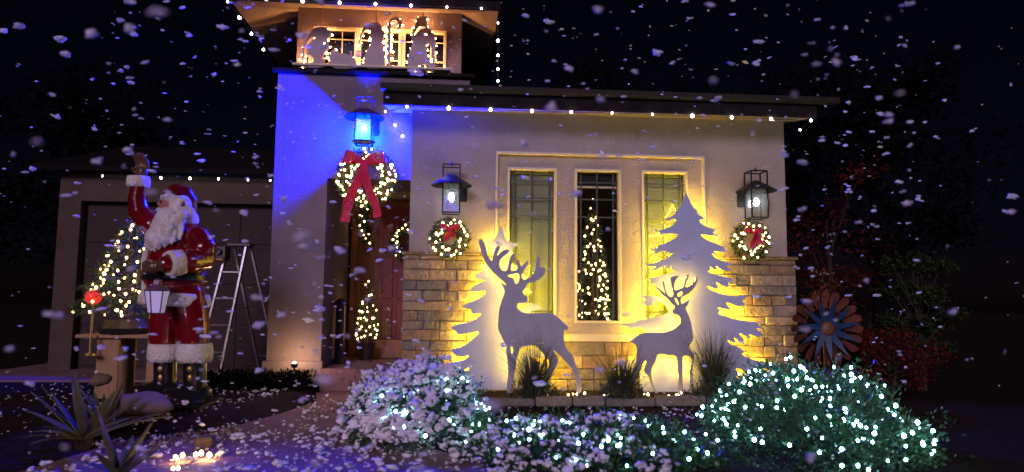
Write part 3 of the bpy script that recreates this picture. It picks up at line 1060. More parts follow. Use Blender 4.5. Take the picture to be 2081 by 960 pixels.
# right fir
Z4 = lambda pts: conv(pts, 1290, 380, 4.571)
Z5 = lambda pts: conv(pts, 1380, 560, 4.174)
Z6 = lambda pts: conv(pts, 1260, 540, 5.333)
Z7 = lambda pts: conv(pts, 1260, 660, 6.0)
rt_right = Z4([(478, 50), (500, 112), (540, 190), (592, 232), (575, 242), (612, 272), (668, 304), (605, 300), (598, 325), (645, 362), (765, 408), (705, 424), (790, 462), (690, 450), (650, 442), (598, 447),
               (660, 490), (760, 532), (862, 580), (812, 576), (874, 606), (800, 606), (760, 598), (722, 594), (780, 650), (700, 610), (745, 665), (638, 605), (700, 640), (830, 698), (938, 720), (832, 738), (915, 772), (822, 786), (742, 720), (768, 786), (684, 733), (706, 772), (660, 785)])
rt_right += Z4([(760, 820), (938, 860), (872, 880), (905, 904), (862, 906)]) + Z5([(490, 45), (410, 58), (424, 90), (400, 102), (352, 80), (308, 48), (332, 112), (300, 116), (238, 86), (226, 106)])
rt_right += Z5([(330, 152), (460, 180), (578, 164), (560, 200), (530, 214), (568, 250), (500, 266), (430, 234), (388, 234), (432, 282), (450, 296), (390, 286), (318, 268), (352, 302), (318, 320)])
rt_right += Z5([(400, 352), (480, 378), (620, 394), (752, 410), (642, 406), (742, 462), (630, 444), (702, 482), (690, 530), (632, 512), (582, 490), (612, 552), (540, 498), (498, 488), (562, 560), (510, 560), (458, 520), (482, 582), (398, 540)])
rt_right += Z5([(440, 590), (540, 622), (510, 622), (562, 642), (518, 668), (622, 716), (702, 734), (842, 768), (782, 800), (680, 780), (742, 822), (702, 862), (600, 870), (540, 800), (468, 778), (502, 832), (478, 858), (540, 900), (632, 932), (640, 1010), (300, 1020)])
rt_left = Z4([(474, 50), (440, 150), (402, 212), (366, 240), (385, 246), (345, 276), (256, 320), (310, 314), (372, 296), (390, 320), (345, 366), (240, 404), (208, 416), (246, 430), (228, 446), (300, 436), (352, 438), (408, 444),
              (380, 476), (300, 520), (203, 546), (226, 560), (118, 584), (200, 590), (160, 642), (236, 596), (306, 598), (248, 642), (332, 598), (310, 632), (388, 600), (300, 660), (200, 706), (88, 726), (136, 740), (216, 740), (138, 782), (212, 766), (292, 718), (262, 775), (352, 732), (330, 775), (388, 780),
              (280, 820), (112, 856), (168, 880), (130, 886), (192, 912), (210, 942)])
rt_left += Z6([(430, 250), (500, 300), (440, 318), (330, 335), (203, 320), (265, 356), (285, 372), (193, 432), (272, 404), (282, 442), (332, 430), (372, 402), (440, 392), (500, 440), (540, 505), (450, 545), (280, 585), (158, 597), (182, 620), (-30, 634), (110, 660), (58, 692), (200, 664), (250, 690), (330, 740), (300, 800)])
rt_left += Z7([(200, 420), (90, 440), (-60, 470), (-10, 500), (-70, 540), (60, 560), (20, 610), (130, 640), (60, 700), (150, 720), (180, 860)])
cutout('fir_tree_cutout', [rt_right + rt_left[::-1]], -0.17, 'large pale grey flat fir tree cutout standing behind the smaller deer', CUTOUT, 0.0065, 'backlit yard cutouts', stake_us=(1395, 1430))

# tall stag
D6 = lambda pts: conv(pts, 960, 450, 6.0)
D4 = lambda pts: conv(pts, 990, 580, 4.176)
stag = D6([(370, 940), (398, 852), (370, 800), (346, 735), (366, 762), (408, 786), (414, 766), (330, 692), (230, 600), (160, 510), (120, 420), (95, 315), (72, 235), (108, 212), (150, 270), (175, 380), (205, 450), (236, 492), (245, 440), (265, 370), (298, 300), (332, 286), (336, 330), (315, 376), (298, 414), (316, 416), (350, 370), (400, 344), (448, 348), (442, 388), (395, 416), (345, 460), (328, 510), (335, 560), (365, 600), (405, 612),
            (430, 570), (440, 510), (455, 450), (480, 402), (514, 398), (517, 440), (490, 490), (470, 550), (468, 604), (500, 606), (547, 590), (545, 540), (528, 490), (546, 456), (566, 490), (580, 536), (600, 552), (640, 510), (670, 462), (684, 500), (660, 552), (625, 600), (605, 642), (600, 682), (620, 712), (660, 712), (720, 672), (760, 610), (775, 530), (785, 428), (822, 438), (820, 530), (826, 566),
            (880, 562), (894, 600), (865, 662), (810, 716), (740, 742), (680, 748), (660, 792), (635, 832), (610, 852), (620, 892), (660, 916)])
stag += D4([(344, 100), (348, 122), (340, 142), (318, 149), (262, 152), (250, 176), (262, 205), (300, 230), (345, 240), (450, 238), (540, 236), (580, 250), (620, 290), (660, 330), (690, 354), (684, 376), (655, 376), (648, 420), (655, 500), (680, 550), (730, 600), (740, 640), (765, 710), (790, 780), (802, 850), (798, 915), (752, 915), (765, 860), (750, 800), (725, 730), (690, 670), (640, 620), (590, 570), (558, 548),
             (575, 580), (604, 620), (600, 660), (570, 720), (540, 780), (512, 830), (496, 915), (440, 915), (455, 830), (490, 770), (520, 710), (530, 650), (500, 610), (465, 570), (440, 525), (400, 510), (330, 515), (275, 530), (265, 580), (245, 650), (240, 720), (225, 790), (215, 850), (222, 915), (160, 915), (175, 800), (180, 720), (170, 620), (160, 550), (166, 515), (150, 500), (120, 430), (89, 370), (95, 300), (100, 210), (122, 135)])
stag_h1 = D6([(420, 655), (460, 690), (495, 682), (510, 730), (525, 765), (545, 765), (570, 730), (576, 650), (550, 630), (480, 650)])
stag_h2 = D4([(200, 516), (218, 520), (222, 560), (216, 582), (204, 578), (198, 545)])
cutout('stag_cutout', [stag, stag_h1, stag_h2], -0.34, 'tall grey stag cutout with wide antlers and raised head', CUTDEER, 0.0055, 'backlit yard cutouts', inset=0.022, step=0.035, zmin=0.2, stake_us=(1036, 1110))

# smaller deer
D8 = lambda pts: conv(pts, 1290, 540, 8.0)
deer = D8([(612, 740), (614, 722), (655, 672), (636, 650), (590, 600), (540, 540), (490, 502), (440, 470), (400, 422), (353, 385), (358, 364), (390, 370), (440, 418), (482, 462), (500, 468), (480, 410), (465, 340), (448, 268), (466, 254), (482, 290), (492, 360), (516, 440), (545, 490), (580, 516), (610, 510), (626, 470), (620, 430), (600, 360), (590, 280), (568, 188), (718, 158), (700, 190), (660, 240), (638, 310), (638, 390), (660, 406), (740, 380), (800, 350),
           (805, 290), (830, 210), (850, 148), (882, 154), (870, 190), (840, 260), (825, 310), (820, 350), (850, 356), (910, 330), (935, 300), (934, 258), (962, 254), (965, 282), (985, 240), (1000, 168), (1022, 178), (1026, 230), (1000, 300), (960, 370), (900, 430), (830, 480), (760, 512), (745, 560), (750, 612), (780, 622), (800, 602), (850, 580), (884, 553), (876, 610), (850, 650), (820, 690), (840, 740), (880, 820), (905, 900)])
deer += Z7([(880, 60), (888, 130), (885, 200), (850, 240), (838, 290), (880, 330), (907, 380), (897, 450), (880, 560), (890, 640), (900, 760), (905, 880), (858, 880), (858, 760), (850, 640), (845, 560), (870, 490), (890, 430), (850, 382), (768, 376), (750, 440), (750, 600), (748, 890), (705, 890), (715, 650), (705, 560), (700, 460), (685, 390), (650, 370), (600, 375), (540, 360), (460, 355), (445, 400), (420, 470), (385, 520), (376, 600), (386, 680), (412, 760), (442, 812), (480, 850), (525, 890), (470, 890),
            (436, 850), (410, 790), (380, 710), (350, 640), (310, 590), (288, 560), (310, 500), (322, 450), (300, 438), (270, 480), (245, 550), (225, 600), (205, 650), (196, 700), (200, 870), (150, 870), (140, 640), (160, 540), (195, 470), (205, 380), (205, 280), (190, 240), (150, 225), (106, 204), (150, 190), (200, 140), (270, 100), (400, 98), (520, 103), (600, 84), (680, 48), (722, 0)])
deer += Z6([(650, 630), (655, 590), (642, 545), (615, 528), (578, 524)])
deer_h1 = D8([(640, 520), (670, 526), (700, 570), (724, 632), (702, 640), (660, 590)])
deer_h2 = D8([(682, 470), (720, 432), (780, 420), (784, 450), (740, 500), (700, 510)])
cutout('deer_cutout', [deer, deer_h1, deer_h2], -0.32, 'smaller grey antlered deer cutout in front of the large fir', CUTDEER, 0.0055, 'backlit yard cutouts', inset=0.014, step=0.03, zmin=0.2, stake_us=(1298, 1385))

# edging stones along the bed, with tiny lights lying behind them
rr = random.Random(4)
edge = thing('stone_edging', (1.8, -0.9, 0.0), 'low row of rough brown edging stones in front of the deer', 'edging')
x = -0.35
while x < 4.3:
    L = rr.uniform(0.28, 0.6)
    b = MB().box(x + 0.006, x + L - 0.006, -0.99 + rr.uniform(-0.02, 0.02), -0.865, -0.005, 0.085 + rr.uniform(-0.015, 0.02))
    b.build('stone', rr.choice([EDGING, STONES[1], STONES[2]]), edge, bevel=0.016)
    x += L
gl = [Vector((x_ + rr.uniform(-0.07, 0.07), -0.58 + rr.uniform(-0.12, 0.2), 0.066)) for x_ in np.linspace(0.75, 3.1, 22)]
light_string(gl, B_GROUND, 0.012, 'yellow bulbs lying on the bed by the deer feet', WIRE)

# ------------------------------------------------------------------ the three figures above the entrance
FG = lambda pts: conv(pts, 590, 20, 5.946)
FY = CY - 0.13


def figure(name, loops, label, bulbs_px, hang_u, hang_v0, base_px):
    lp = [[at(u, v, FY) for u, v in (smooth_loop(FG(q), 1))] for q in loops]
    xm = sum(p.x for p in lp[0]) / len(lp[0])
    t = thing(name, (xm, FY, 4.21), label, 'cutout', 'backlit figures above the entrance')
    link('board', shape_mesh('board', lp, FY, 0.016, FIGPAINT, ORIGIN[t.name]), t)
    bulbs(t, [at(590 + a / 5.946, 20 + b / 5.946, FY + 0.055 + 0.02 * ((i * 7) % 3)) for i, (a, b) in enumerate(bulbs_px)], B_AMBER, 0.0135)
    rim = [Vector((p.x, FY + 0.05, p.z)) for p in resample(inset_path(resample(lp[0], 0.02), -0.008), 0.10) if p.z > 4.26]
    bulbs(t, rim, B_AMBER, 0.010)
    if hang_u:
        p = at(590 + hang_u / 5.946, 20 + hang_v0 / 5.946, FY)
        MB().box(p.x - 0.008, p.x + 0.008, FY + 0.009, FY + 0.018, p.z - 0.05, 4.99).build('hanger', WOODPLANK, t)
    a, b = at(590 + base_px[0] / 5.946, 150, FY).x, at(590 + base_px[1] / 5.946, 150, FY).x
    for xx in (a, b):
        MB().box(xx - 0.01, xx + 0.01, FY + 0.009, FY + 0.022, 4.211, 4.40).build('stake', WOODPLANK, t)
    return t


figure('kneeling_figure_cutout', [[(270, 240), (300, 216), (380, 204), (440, 220), (490, 268), (494, 325), (462, 345), (440, 352), (455, 380), (470, 440), (455, 480), (400, 540), (382, 575), (420, 640), (440, 700), (150, 700), (140, 500), (160, 400), (210, 320)],
                                  [(165, 485), (178, 440), (215, 375), (280, 325), (302, 345), (250, 385), (215, 440), (200, 530), (250, 560), (290, 600), (240, 690), (160, 690)], [(400, 400), (420, 390), (440, 460), (425, 475), (405, 440)]],
       'plywood kneeling robed figure silhouette beside the low mound', [(115, 605), (165, 625), (215, 655), (290, 625), (290, 660), (330, 600), (370, 655), (440, 530), (450, 580), (490, 675), (300, 335), (410, 410), (190, 560), (150, 690)], 385, 205, (200, 400))
figure('mound_cutout', [[(480, 712), (470, 600), (490, 500), (520, 492), (532, 462), (556, 484), (535, 505), (530, 525), (620, 525), (720, 550), (790, 600), (802, 680), (790, 712)]],
       'plywood low rounded silhouette between the two robed figures', [(545, 480), (640, 700), (780, 690)], None, 0, (560, 720))
sh = [(1040, 155), (1090, 178), (1120, 240), (1142, 310), (1120, 360), (1105, 420), (1130, 500), (1142, 590), (1150, 715), (880, 715), (890, 600), (902, 560), (920, 500), (960, 440), (987, 370), (962, 330), (972, 262), (930, 238), (890, 262), (860, 320), (837, 425), (815, 440), (830, 350), (860, 260), (910, 190), (980, 160)]
figure('shepherd_figure_cutout', [sh], 'plywood robed figure silhouette standing at the middle, next to the crook',
       [(880, 640), (930, 615), (960, 265), (955, 370), (1050, 685), (1105, 375), (1160, 510), (1130, 705), (1100, 600), (990, 600), (940, 640), (1140, 320), (1145, 215), (1135, 400), (1150, 455)], 1040, 160, (930, 1100))
crook = [(1172, 712), (1178, 250), (1180, 180), (1205, 120), (1260, 88), (1310, 95), (1348, 140), (1350, 190), (1325, 235), (1288, 244), (1290, 225), (1305, 190), (1295, 145), (1262, 122), (1228, 140), (1212, 180), (1212, 712)]
figure('crook_cutout', [crook], 'tall plywood shepherd crook with curled top', [(1230, 165), (1225, 310), (1225, 360), (1225, 450), (1240, 510), (1230, 590), (1240, 685), (1205, 480)], None, 0, (1190, 1192))
king = [(1530, 75), (1548, 100), (1560, 70), (1578, 98), (1592, 68), (1605, 96), (1622, 70), (1634, 98), (1658, 75), (1645, 140), (1650, 200), (1702, 252), (1742, 310), (1762, 400), (1752, 560), (1745, 745), (1690, 745), (1650, 640), (1420, 740), (1412, 600), (1440, 500), (1482, 400), (1465, 340), (1470, 260), (1505, 200), (1520, 140)]
figure('crowned_figure_cutout', [king, [(1520, 240), (1560, 205), (1640, 205), (1635, 225), (1575, 235), (1535, 275), (1500, 345), (1492, 320)], [(1592, 292), (1640, 285), (1655, 310), (1635, 318)], [(1640, 440), (1668, 400), (1700, 470), (1730, 560), (1735, 640), (1690, 640), (1655, 560)]],
       'plywood robed figure silhouette wearing a spiked crown', [(1480, 220), (1555, 210), (1640, 300), (1645, 395), (1650, 430), (1665, 490), (1670, 560), (1735, 505), (1745, 555), (1715, 605), (1705, 640), (1445, 600), (1455, 650), (1520, 605), (1530, 630), (1505, 660), (1560, 680), (1590, 715), (1630, 690), (1515, 740), (1680, 755), (1430, 700), (1500, 290)], 1605, 80, (1450, 1720))
# amber light string lying on the ledge behind the figures
pts = [Vector((x, FY + 0.075, 4.228)) for x in np.linspace(CX0 + 0.05, CX1 - 0.25, 26)]
light_string(pts, B_AMBER, 0.011, 'amber bulbs lying along the ledge behind the plywood figures')

# ------------------------------------------------------------------ statue of a bearded man in a red suit
SY = -2.0
statue = thing('bearded_man_statue', at(365, 812, SY), 'glossy statue of a bearded man in a red fur-trimmed suit, arm raised in a wave', 'statue')


def S(u, v, dy=0.0):
    return at(u, v, SY + dy)


def fused(name, fill, mats, parent, voxel=0.014, smooth=8, assign=None, k=0.5):
    """overlapping volumes grown into one continuous skin"""
    mb = MB()
    fill(mb)
    me = mb.mesh(name, mats[0])
    o = bpy.data.objects.new('tmp', me)
    COL.objects.link(o)
    md = o.modifiers.new('r', 'REMESH')
    md.mode = 'VOXEL'
    md.voxel_size = voxel
    sm = o.modifiers.new('s', 'SMOOTH')
    sm.iterations = smooth
    sm.factor = k
    dg = bpy.context.evaluated_depsgraph_get()
    out = bpy.data.meshes.new_from_object(o.evaluated_get(dg))
    bpy.data.objects.remove(o)
    org = ORIGIN[parent.name]
    out.materials.clear()
    for m in mats: out.materials.append(m)
    if assign:
        for p in out.polygons: p.material_index = assign(p.center)
    for v in out.vertices: v.co -= org
    out.polygons.foreach_set('use_smooth', [True] * len(out.polygons))
    out.name = name
    return link(name, out, parent)


def capsule(mb, pts, rad, n=14):
    mb.tube(pts, rad, n)
    mb.ball(pts[0], rad[0], n, 8)
    mb.ball(pts[-1], rad[-1], n, 8)
    for p, r in zip(pts[1:-1], rad[1:-1]): mb.ball(p, r, n, 8)


elbow_n = S(416, 524, -0.10)
wrist_n = S(338, 534, -0.36)
hand_n = S(313, 540, -0.36)
wrist_f = S(284, 376, 0.06)
hand_f = S(290, 345, 0.05)


def fill_body(b):
    # torso and skirt of the coat
    for (u, v, dy, rx, ry, rz) in ((368, 492, 0.02, 0.215, 0.19, 0.17), (360, 528, 0.0, 0.25, 0.22, 0.20), (356, 560, -0.01, 0.27, 0.24, 0.17), (357, 592, 0.0, 0.255, 0.235, 0.14), (380, 470, 0.03, 0.17, 0.17, 0.10)):
        b.ball(S(u, v, dy), (rx, ry, rz), 20, 14)
    capsule(b, [S(374, 470, 0.02), S(366, 440, 0.0)], [0.10, 0.085])
    b.ball(S(352, 410, -0.01), (0.108, 0.10, 0.13), 18, 14)           # head
    b.ball(S(326, 412, -0.05), (0.028, 0.024, 0.024), 10, 8)          # nose
    b.ball(S(372, 412, -0.10), (0.022, 0.014, 0.032), 10, 8)          # ear
    # raised arm
    capsule(b, [S(338, 474, 0.12), S(306, 452, 0.12), S(284, 428, 0.08)], [0.115, 0.10, 0.088])
    capsule(b, [S(284, 428, 0.08), S(280, 402, 0.07), wrist_f], [0.088, 0.078, 0.068])
    b.ball(hand_f + Vector((0, 0, -0.02)), (0.050, 0.030, 0.062), 12, 8)
    capsule(b, [wrist_f, hand_f], [0.036, 0.04])
    for i, (du, dv, L) in enumerate(((-10, -16, 22), (-3, -20, 25), (5, -19, 23), (11, -14, 19))):
        a = hand_f + (S(290 + du, 345 + dv * 0.5) - S(290, 345))
        c = hand_f + (S(290 + du * 1.15, 345 + dv) - S(290, 345)) + Vector((0, -0.01, 0))
        d = hand_f + (S(290 + du * 1.1 - 1, 345 + dv - L * 0.62) - S(290, 345)) + Vector((0, -0.045, 0))
        capsule(b, [a, c, d], [0.017, 0.016, 0.013], 8)
    th = S(290 - 14, 345 + 2) - S(290, 345)
    capsule(b, [hand_f + th * 0.4 + Vector((0, 0, -0.02)), hand_f + th * 1.1, hand_f + th * 1.35 + Vector((0, -0.02, 0.035))], [0.02, 0.018, 0.014], 8)
    # near arm, bent across the belly
    capsule(b, [S(402, 482, -0.10), S(415, 502, -0.14), elbow_n], [0.112, 0.108, 0.10])
    capsule(b, [elbow_n, S(385, 530, -0.28), wrist_n], [0.10, 0.09, 0.072])
    b.ball(hand_n, (0.062, 0.048, 0.052), 12, 8)
    for i in range(4):
        a = hand_n + Vector((-0.025, -0.025 + 0.004 * i, 0.032 - 0.021 * i))
        capsule(b, [a, a + Vector((-0.048, 0.0, -0.004)), a + Vector((-0.052, 0.04, -0.008)), a + Vector((-0.018, 0.055, -0.008))], [0.0155, 0.0155, 0.014, 0.012], 8)
    capsule(b, [hand_n + Vector((0.01, -0.03, 0.04)), hand_n + Vector((-0.03, -0.035, 0.055)), hand_n + Vector((-0.055, -0.01, 0.045))], [0.018, 0.017, 0.014], 8)
    # legs
    capsule(b, [S(348, 604, 0.06), S(338, 650, 0.06), S(336, 690, 0.06), S(337, 722, 0.06)], [0.155, 0.145, 0.128, 0.10])
    capsule(b, [S(382, 604, -0.05), S(390, 650, -0.07), S(394, 690, -0.08), S(396, 722, -0.08)], [0.155, 0.148, 0.13, 0.10])


def paint_body(c):
    if c.z > wrist_f.z + 0.02 and c.x < S(325, 400).x: return 2
    if (c - hand_n).length < 0.115 and c.x < wrist_n.x + 0.005: return 2
    if (c - S(350, 412)).length < 0.165 and c.z > S(350, 452).z: return 1
    return 0


fused('body', fill_body, [REDSUIT, SKIN, GLOVE], statue, 0.0095, 5, paint_body)


def band(name, c, ax, rx, ry, h, material, bulge=0.018, n=28):
    """fur band round an axis"""
    ax = Vector(ax).normalized()
    xa = Vector((1, 0, 0)) - ax * ax.x
    xa.normalize()
    ya = ax.cross(xa)
    b = MB()
    prof = [(-0.5, -0.012), (-0.5, bulge * 0.6), (-0.25, bulge), (0.25, bulge), (0.5, bulge * 0.6), (0.5, -0.012)]
    vs, fs = [], []
    for (hh, ro) in prof:
        for j in range(n):
            a = 2 * math.pi * j / n
            wob = 1 + 0.012 * math.sin(5 * a) + 0.008 * math.sin(11 * a + hh * 4)
            vs.append(Vector(c) + xa * (rx + ro) * wob * math.cos(a) + ya * (ry + ro) * wob * math.sin(a) + ax * hh * h)
    for i in range(len(prof)):
        i2 = (i + 1) % len(prof)
        for j in range(n):
            fs.append((i * n + j, i * n + (j + 1) % n, i2 * n + (j + 1) % n, i2 * n + j))
    b.add(vs, fs)
    return b.build(name, material, statue, smooth=True)


band('coat_hem', S(356, 606, 0.0), (0.05, 0, 1), 0.262, 0.245, 0.115, FUR, 0.030)
band('sleeve_cuff', S(281, 365, 0.07) + Vector((0.006, 0, -0.01)), S(282, 345, 0.06) - S(280, 400, 0.07), 0.078, 0.078, 0.10, FUR, 0.020)
band('sleeve_cuff', S(357, 532, -0.33), wrist_n - elbow_n, 0.088, 0.088, 0.135, FUR, 0.022)
band('trouser_cuff', S(337, 714, 0.06), (0, 0, 1), 0.125, 0.125, 0.155, FUR, 0.022)
band('trouser_cuff', S(396, 714, -0.08), (0, 0, 1), 0.128, 0.128, 0.16, FUR, 0.022)
bl = band('belt', S(356, 560, -0.01), (0.03, 0, 1), 0.268, 0.240, 0.075, LEATHER, 0.012)
# front fur strip of the coat, facing left
strip = []
for v, dx in ((505, 0.0), (525, 0.01), (548, 0.012), (575, 0.012), (600, 0.0), (622, -0.005)):
    strip.append(S(294 + (2 if v < 520 else 0), v, -0.075) + Vector((0.012 - dx, 0, 0)))
MB().ribbon(strip, Vector((0.45, -1, 0)), [0.10, 0.12, 0.13, 0.13, 0.13, 0.13], 0.05).build('front_fur', FUR, statue, bevel=0.012)
bc = S(288, 560, -0.10) + Vector((-0.02, -0.01, 0))
bx_, by_ = Vector((0.45, -0.89, 0)), Vector((-0.89, -0.45, 0))
bk = MB()
for (cx_, cz_, hx, hz) in ((0, 0.055, 0.058, 0.009), (0, -0.055, 0.058, 0.009), (-0.05, 0, 0.009, 0.048), (0.05, 0, 0.009, 0.048), (0, 0, 0.006, 0.048), (0.02, 0, 0.03, 0.006)):
    bk.obox(bc + bx_ * cx_ + Vector((0, 0, cz_)), bx_, by_, (0, 0, 1), hx, 0.011, hz)
bk.build('buckle', GOLD, statue)


# boots with turned soles
def boot(u, v0, v1, dy, name):
    def f(b):
        top = S(u, v0, dy)
        ank = S(u, v1 - 24, dy)
        toe = ank + Vector((-0.17, -0.12, -0.035))
        capsule(b, [top, S(u, (v0 + v1) / 2, dy), ank], [0.098, 0.095, 0.088])
        capsule(b, [ank + Vector((0.05, 0.02, -0.03)), ank + Vector((-0.06, -0.04, -0.035)), toe], [0.088, 0.088, 0.074])
        b.ball(ank + Vector((-0.06, -0.05, -0.085)), (0.2, 0.13, 0.04), 16, 8, Matrix.Rotation(R(35), 3, 'Z'))
    o = fused(name, f, [BOOT], statue, 0.012, 6)
    fl = MB()  # warm highlights on the boot front, modelled as gold lumps
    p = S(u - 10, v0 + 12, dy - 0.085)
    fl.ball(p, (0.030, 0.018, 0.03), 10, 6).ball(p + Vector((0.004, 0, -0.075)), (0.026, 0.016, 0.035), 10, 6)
    fl.build('boot_glint', GOLD, statue, smooth=True)


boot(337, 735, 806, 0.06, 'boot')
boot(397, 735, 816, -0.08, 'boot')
MB().box(statue.location.x - 0.36, statue.location.x + 0.30, SY - 0.36, SY + 0.26, 0.160, 0.205).build('base_plate', BOOT, statue, bevel=0.008)


# hat, hair, beard
def fill_hat(b):
    b.ball(S(357, 396, 0.0), (0.120, 0.115, 0.075), 18, 10)
    capsule(b, [S(360, 390, 0.0), S(376, 392, 0.02), S(389, 406, 0.05), S(394, 425, 0.07)], [0.085, 0.075, 0.056, 0.036])


fused('hat', fill_hat, [mat('hat_red', (0.13, 0.004, 0.008), 0.3, var=0.4, scale=4)], statue, 0.011, 5)


def lock(b, p, q, r0, r1, wav, seed):
    rr_ = random.Random(seed)
    pts_, rad = [], []
    side = (q - p).cross(Vector((0, 1, 0))).normalized()
    for i in range(7):
        f = i / 6
        pts_.append(p + (q - p) * f + side * wav * math.sin(f * 9 + seed) + Vector((0, -0.008 * math.sin(f * 7 + seed * 2), 0)))
        rad.append(r0 + (r1 - r0) * f)
    b.tube(pts_, rad, 8)
    b.ball(pts_[-1], r1, 8, 6)


def fill_beard(b):
    b.ball(S(344, 447, -0.05), (0.12, 0.13, 0.13), 16, 10)
    b.ball(S(322, 482, -0.08), (0.105, 0.12, 0.115), 16, 10)
    capsule(b, [S(335, 455, -0.06), S(312, 494, -0.09)], [0.105, 0.07])
    sd_ = 1
    for (u0, v0, d0, u1, v1, d1) in ((366, 430, -0.15, 352, 492, -0.20), (358, 436, -0.17, 338, 498, -0.21), (348, 440, -0.17, 326, 503, -0.20), (338, 442, -0.15, 316, 506, -0.18), (330, 444, -0.12, 308, 506, -0.14), (324, 446, -0.07, 300, 502, -0.08),
                                     (372, 426, -0.13, 368, 482, -0.17), (320, 448, -0.02, 298, 496, -0.02), (352, 456, -0.20, 330, 492, -0.22), (342, 462, -0.20, 318, 500, -0.21)):
        lock(b, S(u0, v0, d0), S(u1, v1, d1), 0.034, 0.017, 0.010, sd_)
        sd_ += 1
    for sgn in (-1, 1):                                                # moustache
        capsule(b, [S(325, 424, -0.05), S(329, 430, -0.07 + 0.05 * sgn), S(338, 437, -0.06 + 0.10 * sgn)], [0.026, 0.026, 0.014], 10)


fused('beard', fill_beard, [BEARD], statue, 0.0085, 2)


def fill_hair(b):
    b.ball(S(366, 416, 0.0), (0.105, 0.125, 0.125), 16, 10)
    b.ball(S(382, 445, 0.02), (0.095, 0.11, 0.10), 16, 10)
    sd_ = 20
    for i in range(9):
        a = i / 8
        lock(b, S(350 + 26 * a, 396 + 8 * a, -0.10 + 0.03 * a), S(368 + 34 * a, 446 + 14 * math.sin(a * 3), -0.12 + 0.12 * a), 0.030, 0.016, 0.011, sd_)
        sd_ += 1
    for k_ in range(3):                                                # brow and fringe rolls
        capsule(b, [S(330, 398 + k_ * 4, -0.09 + 0.03 * k_), S(340, 394 + k_ * 3, -0.105), S(352, 396 + 3 * k_, -0.11)], [0.018, 0.022, 0.02], 8)


fused('hair', fill_hair, [BEARD], statue, 0.0085, 2)
ey = MB()
for dy in (-0.085, -0.02):
    ey.ball(S(328, 408, dy), (0.012, 0.014, 0.014), 8, 6)
ey.build('eyes', BOOT, statue, smooth=True)

# lantern hanging from the statue's hand
LT = S(321, 588, -0.40)
lan = thing('hand_lantern', (LT.x, LT.y, LT.z - 0.19), 'small lavender-white lantern hanging from the hand of the statue', 'lantern')
LG = mat('lantern_milk', (0.62, 0.60, 0.80), 0.4, emit=(0.62, 0.50, 1.0), estr=0.22)
b = MB()
n = 6
vs = []
for (r, z) in ((0.095, 0.0), (0.062, -0.185)):
    for j in range(n):
        a = 2 * math.pi * j / n + 0.3
        vs.append((LT.x + r * math.cos(a), LT.y + r * math.sin(a), LT.z + z))
b.add(vs, [(j, (j + 1) % n, n + (j + 1) % n, n + j) for j in range(n)] + [tuple(range(n)), tuple(range(n, 2 * n))])
b.build('lantern_body', LG, lan)
b = MB()
for j in range(n):
    b.tube([vs[j], vs[n + j]], 0.005, 5)
    b.tube([vs[j], vs[(j + 1) % n]], 0.005, 5)
    b.tube([vs[n + j], vs[n + (j + 1) % n]], 0.005, 5)
b.build('lantern_frame', BLACKMETAL, lan)
MB().lathe(LT, [(0.108, 0.002), (0.095, 0.014), (0.04, 0.05), (0.036, 0.085), (0.012, 0.098), (0.001, 0.10)], 6).build('lantern_cap', mat('lantern_cap', (0.16, 0.08, 0.14), 0.4), lan)
MB().tube([LT + Vector((0, 0, 0.095)), LT + Vector((-0.01, 0.02, 0.125)), hand_n + Vector((-0.02, 0.0, -0.05)), hand_n + Vector((-0.03, 0.02, -0.02))], 0.005, 6).build('handle', BLACKMETAL, lan)

# statue and lantern scaled up and pushed back along the camera's line of sight
def push_back_scaled(o, ref):
    o.scale = (1.085,) * 3
    o.location = statue_spot + (ORIGIN[o.name] - ref) * 1.085


statue_spot = at(364, 815, -1.45)
_ref = ORIGIN[statue.name]
push_back_scaled(statue, _ref)
push_back_scaled(lan, _ref)

# ------------------------------------------------------------------ stepladder with the snow machine
LY = 0.95
lad = thing('stepladder', (at(480, 700, LY).x, LY, 0.1), 'open aluminium stepladder between the statue and the pillar', 'ladder')
top_l, top_r = at(470, 497, LY), at(505, 499, LY)
zt, zf = top_l.z, 0.105
feet = {}
for nm, (u0, y_, u1) in {'a': (466, -0.32, 396), 'b': (503, -0.32, 446), 'c': (474, 0.32, 530), 'd': (508, 0.32, 568)}.items():
    p0 = at(u0, 500, LY)
    pf = at(u1, 745, LY + y_)
    feet[nm] = (Vector((p0.x, LY + y_ * 0.15, zt - 0.03)), Vector((pf.x, LY + y_, zf)))
for nm in 'abcd':
    a, b2 = feet[nm]
    MB().beam(a, b2, 0.028, 0.066, (0, 1, 0)).build('rail', ALU, lad, bevel=0.003)
    MB().box(b2.x - 0.03, b2.x + 0.03, b2.y - 0.025, b2.y + 0.025, zf - 0.004, zf + 0.04).build('foot', PLASTIC, lad)
for k_ in range(1, 5):
    f = k_ / 5
    a = feet['a'][0].lerp(feet['a'][1], f)
    b2 = feet['b'][0].lerp(feet['b'][1], f)
    MB().beam(a, b2, 0.075, 0.02, (0, 0, 1)).build('step', ALU, lad, bevel=0.003)
for f in (0.45, 0.85):
    MB().tube([feet['c'][0].lerp(feet['c'][1], f), feet['d'][0].lerp(feet['d'][1], f)], 0.009, 6).build('brace', ALU, lad)
MB().tube([feet['a'][0].lerp(feet['a'][1], 0.48), feet['c'][0].lerp(feet['c'][1], 0.44)], 0.007, 6).build('spreader', ALU, lad)
MB().tube([feet['b'][0].lerp(feet['b'][1], 0.48), feet['d'][0].lerp(feet['d'][1], 0.44)], 0.007, 6).build('spreader', ALU, lad)
MB().box(top_l.x - 0.06, top_r.x + 0.05, LY - 0.10, LY + 0.09, zt - 0.03, zt + 0.012).build('top_cap', PLASTIC, lad, bevel=0.006)
tr = at(448, 526, LY - 0.12)
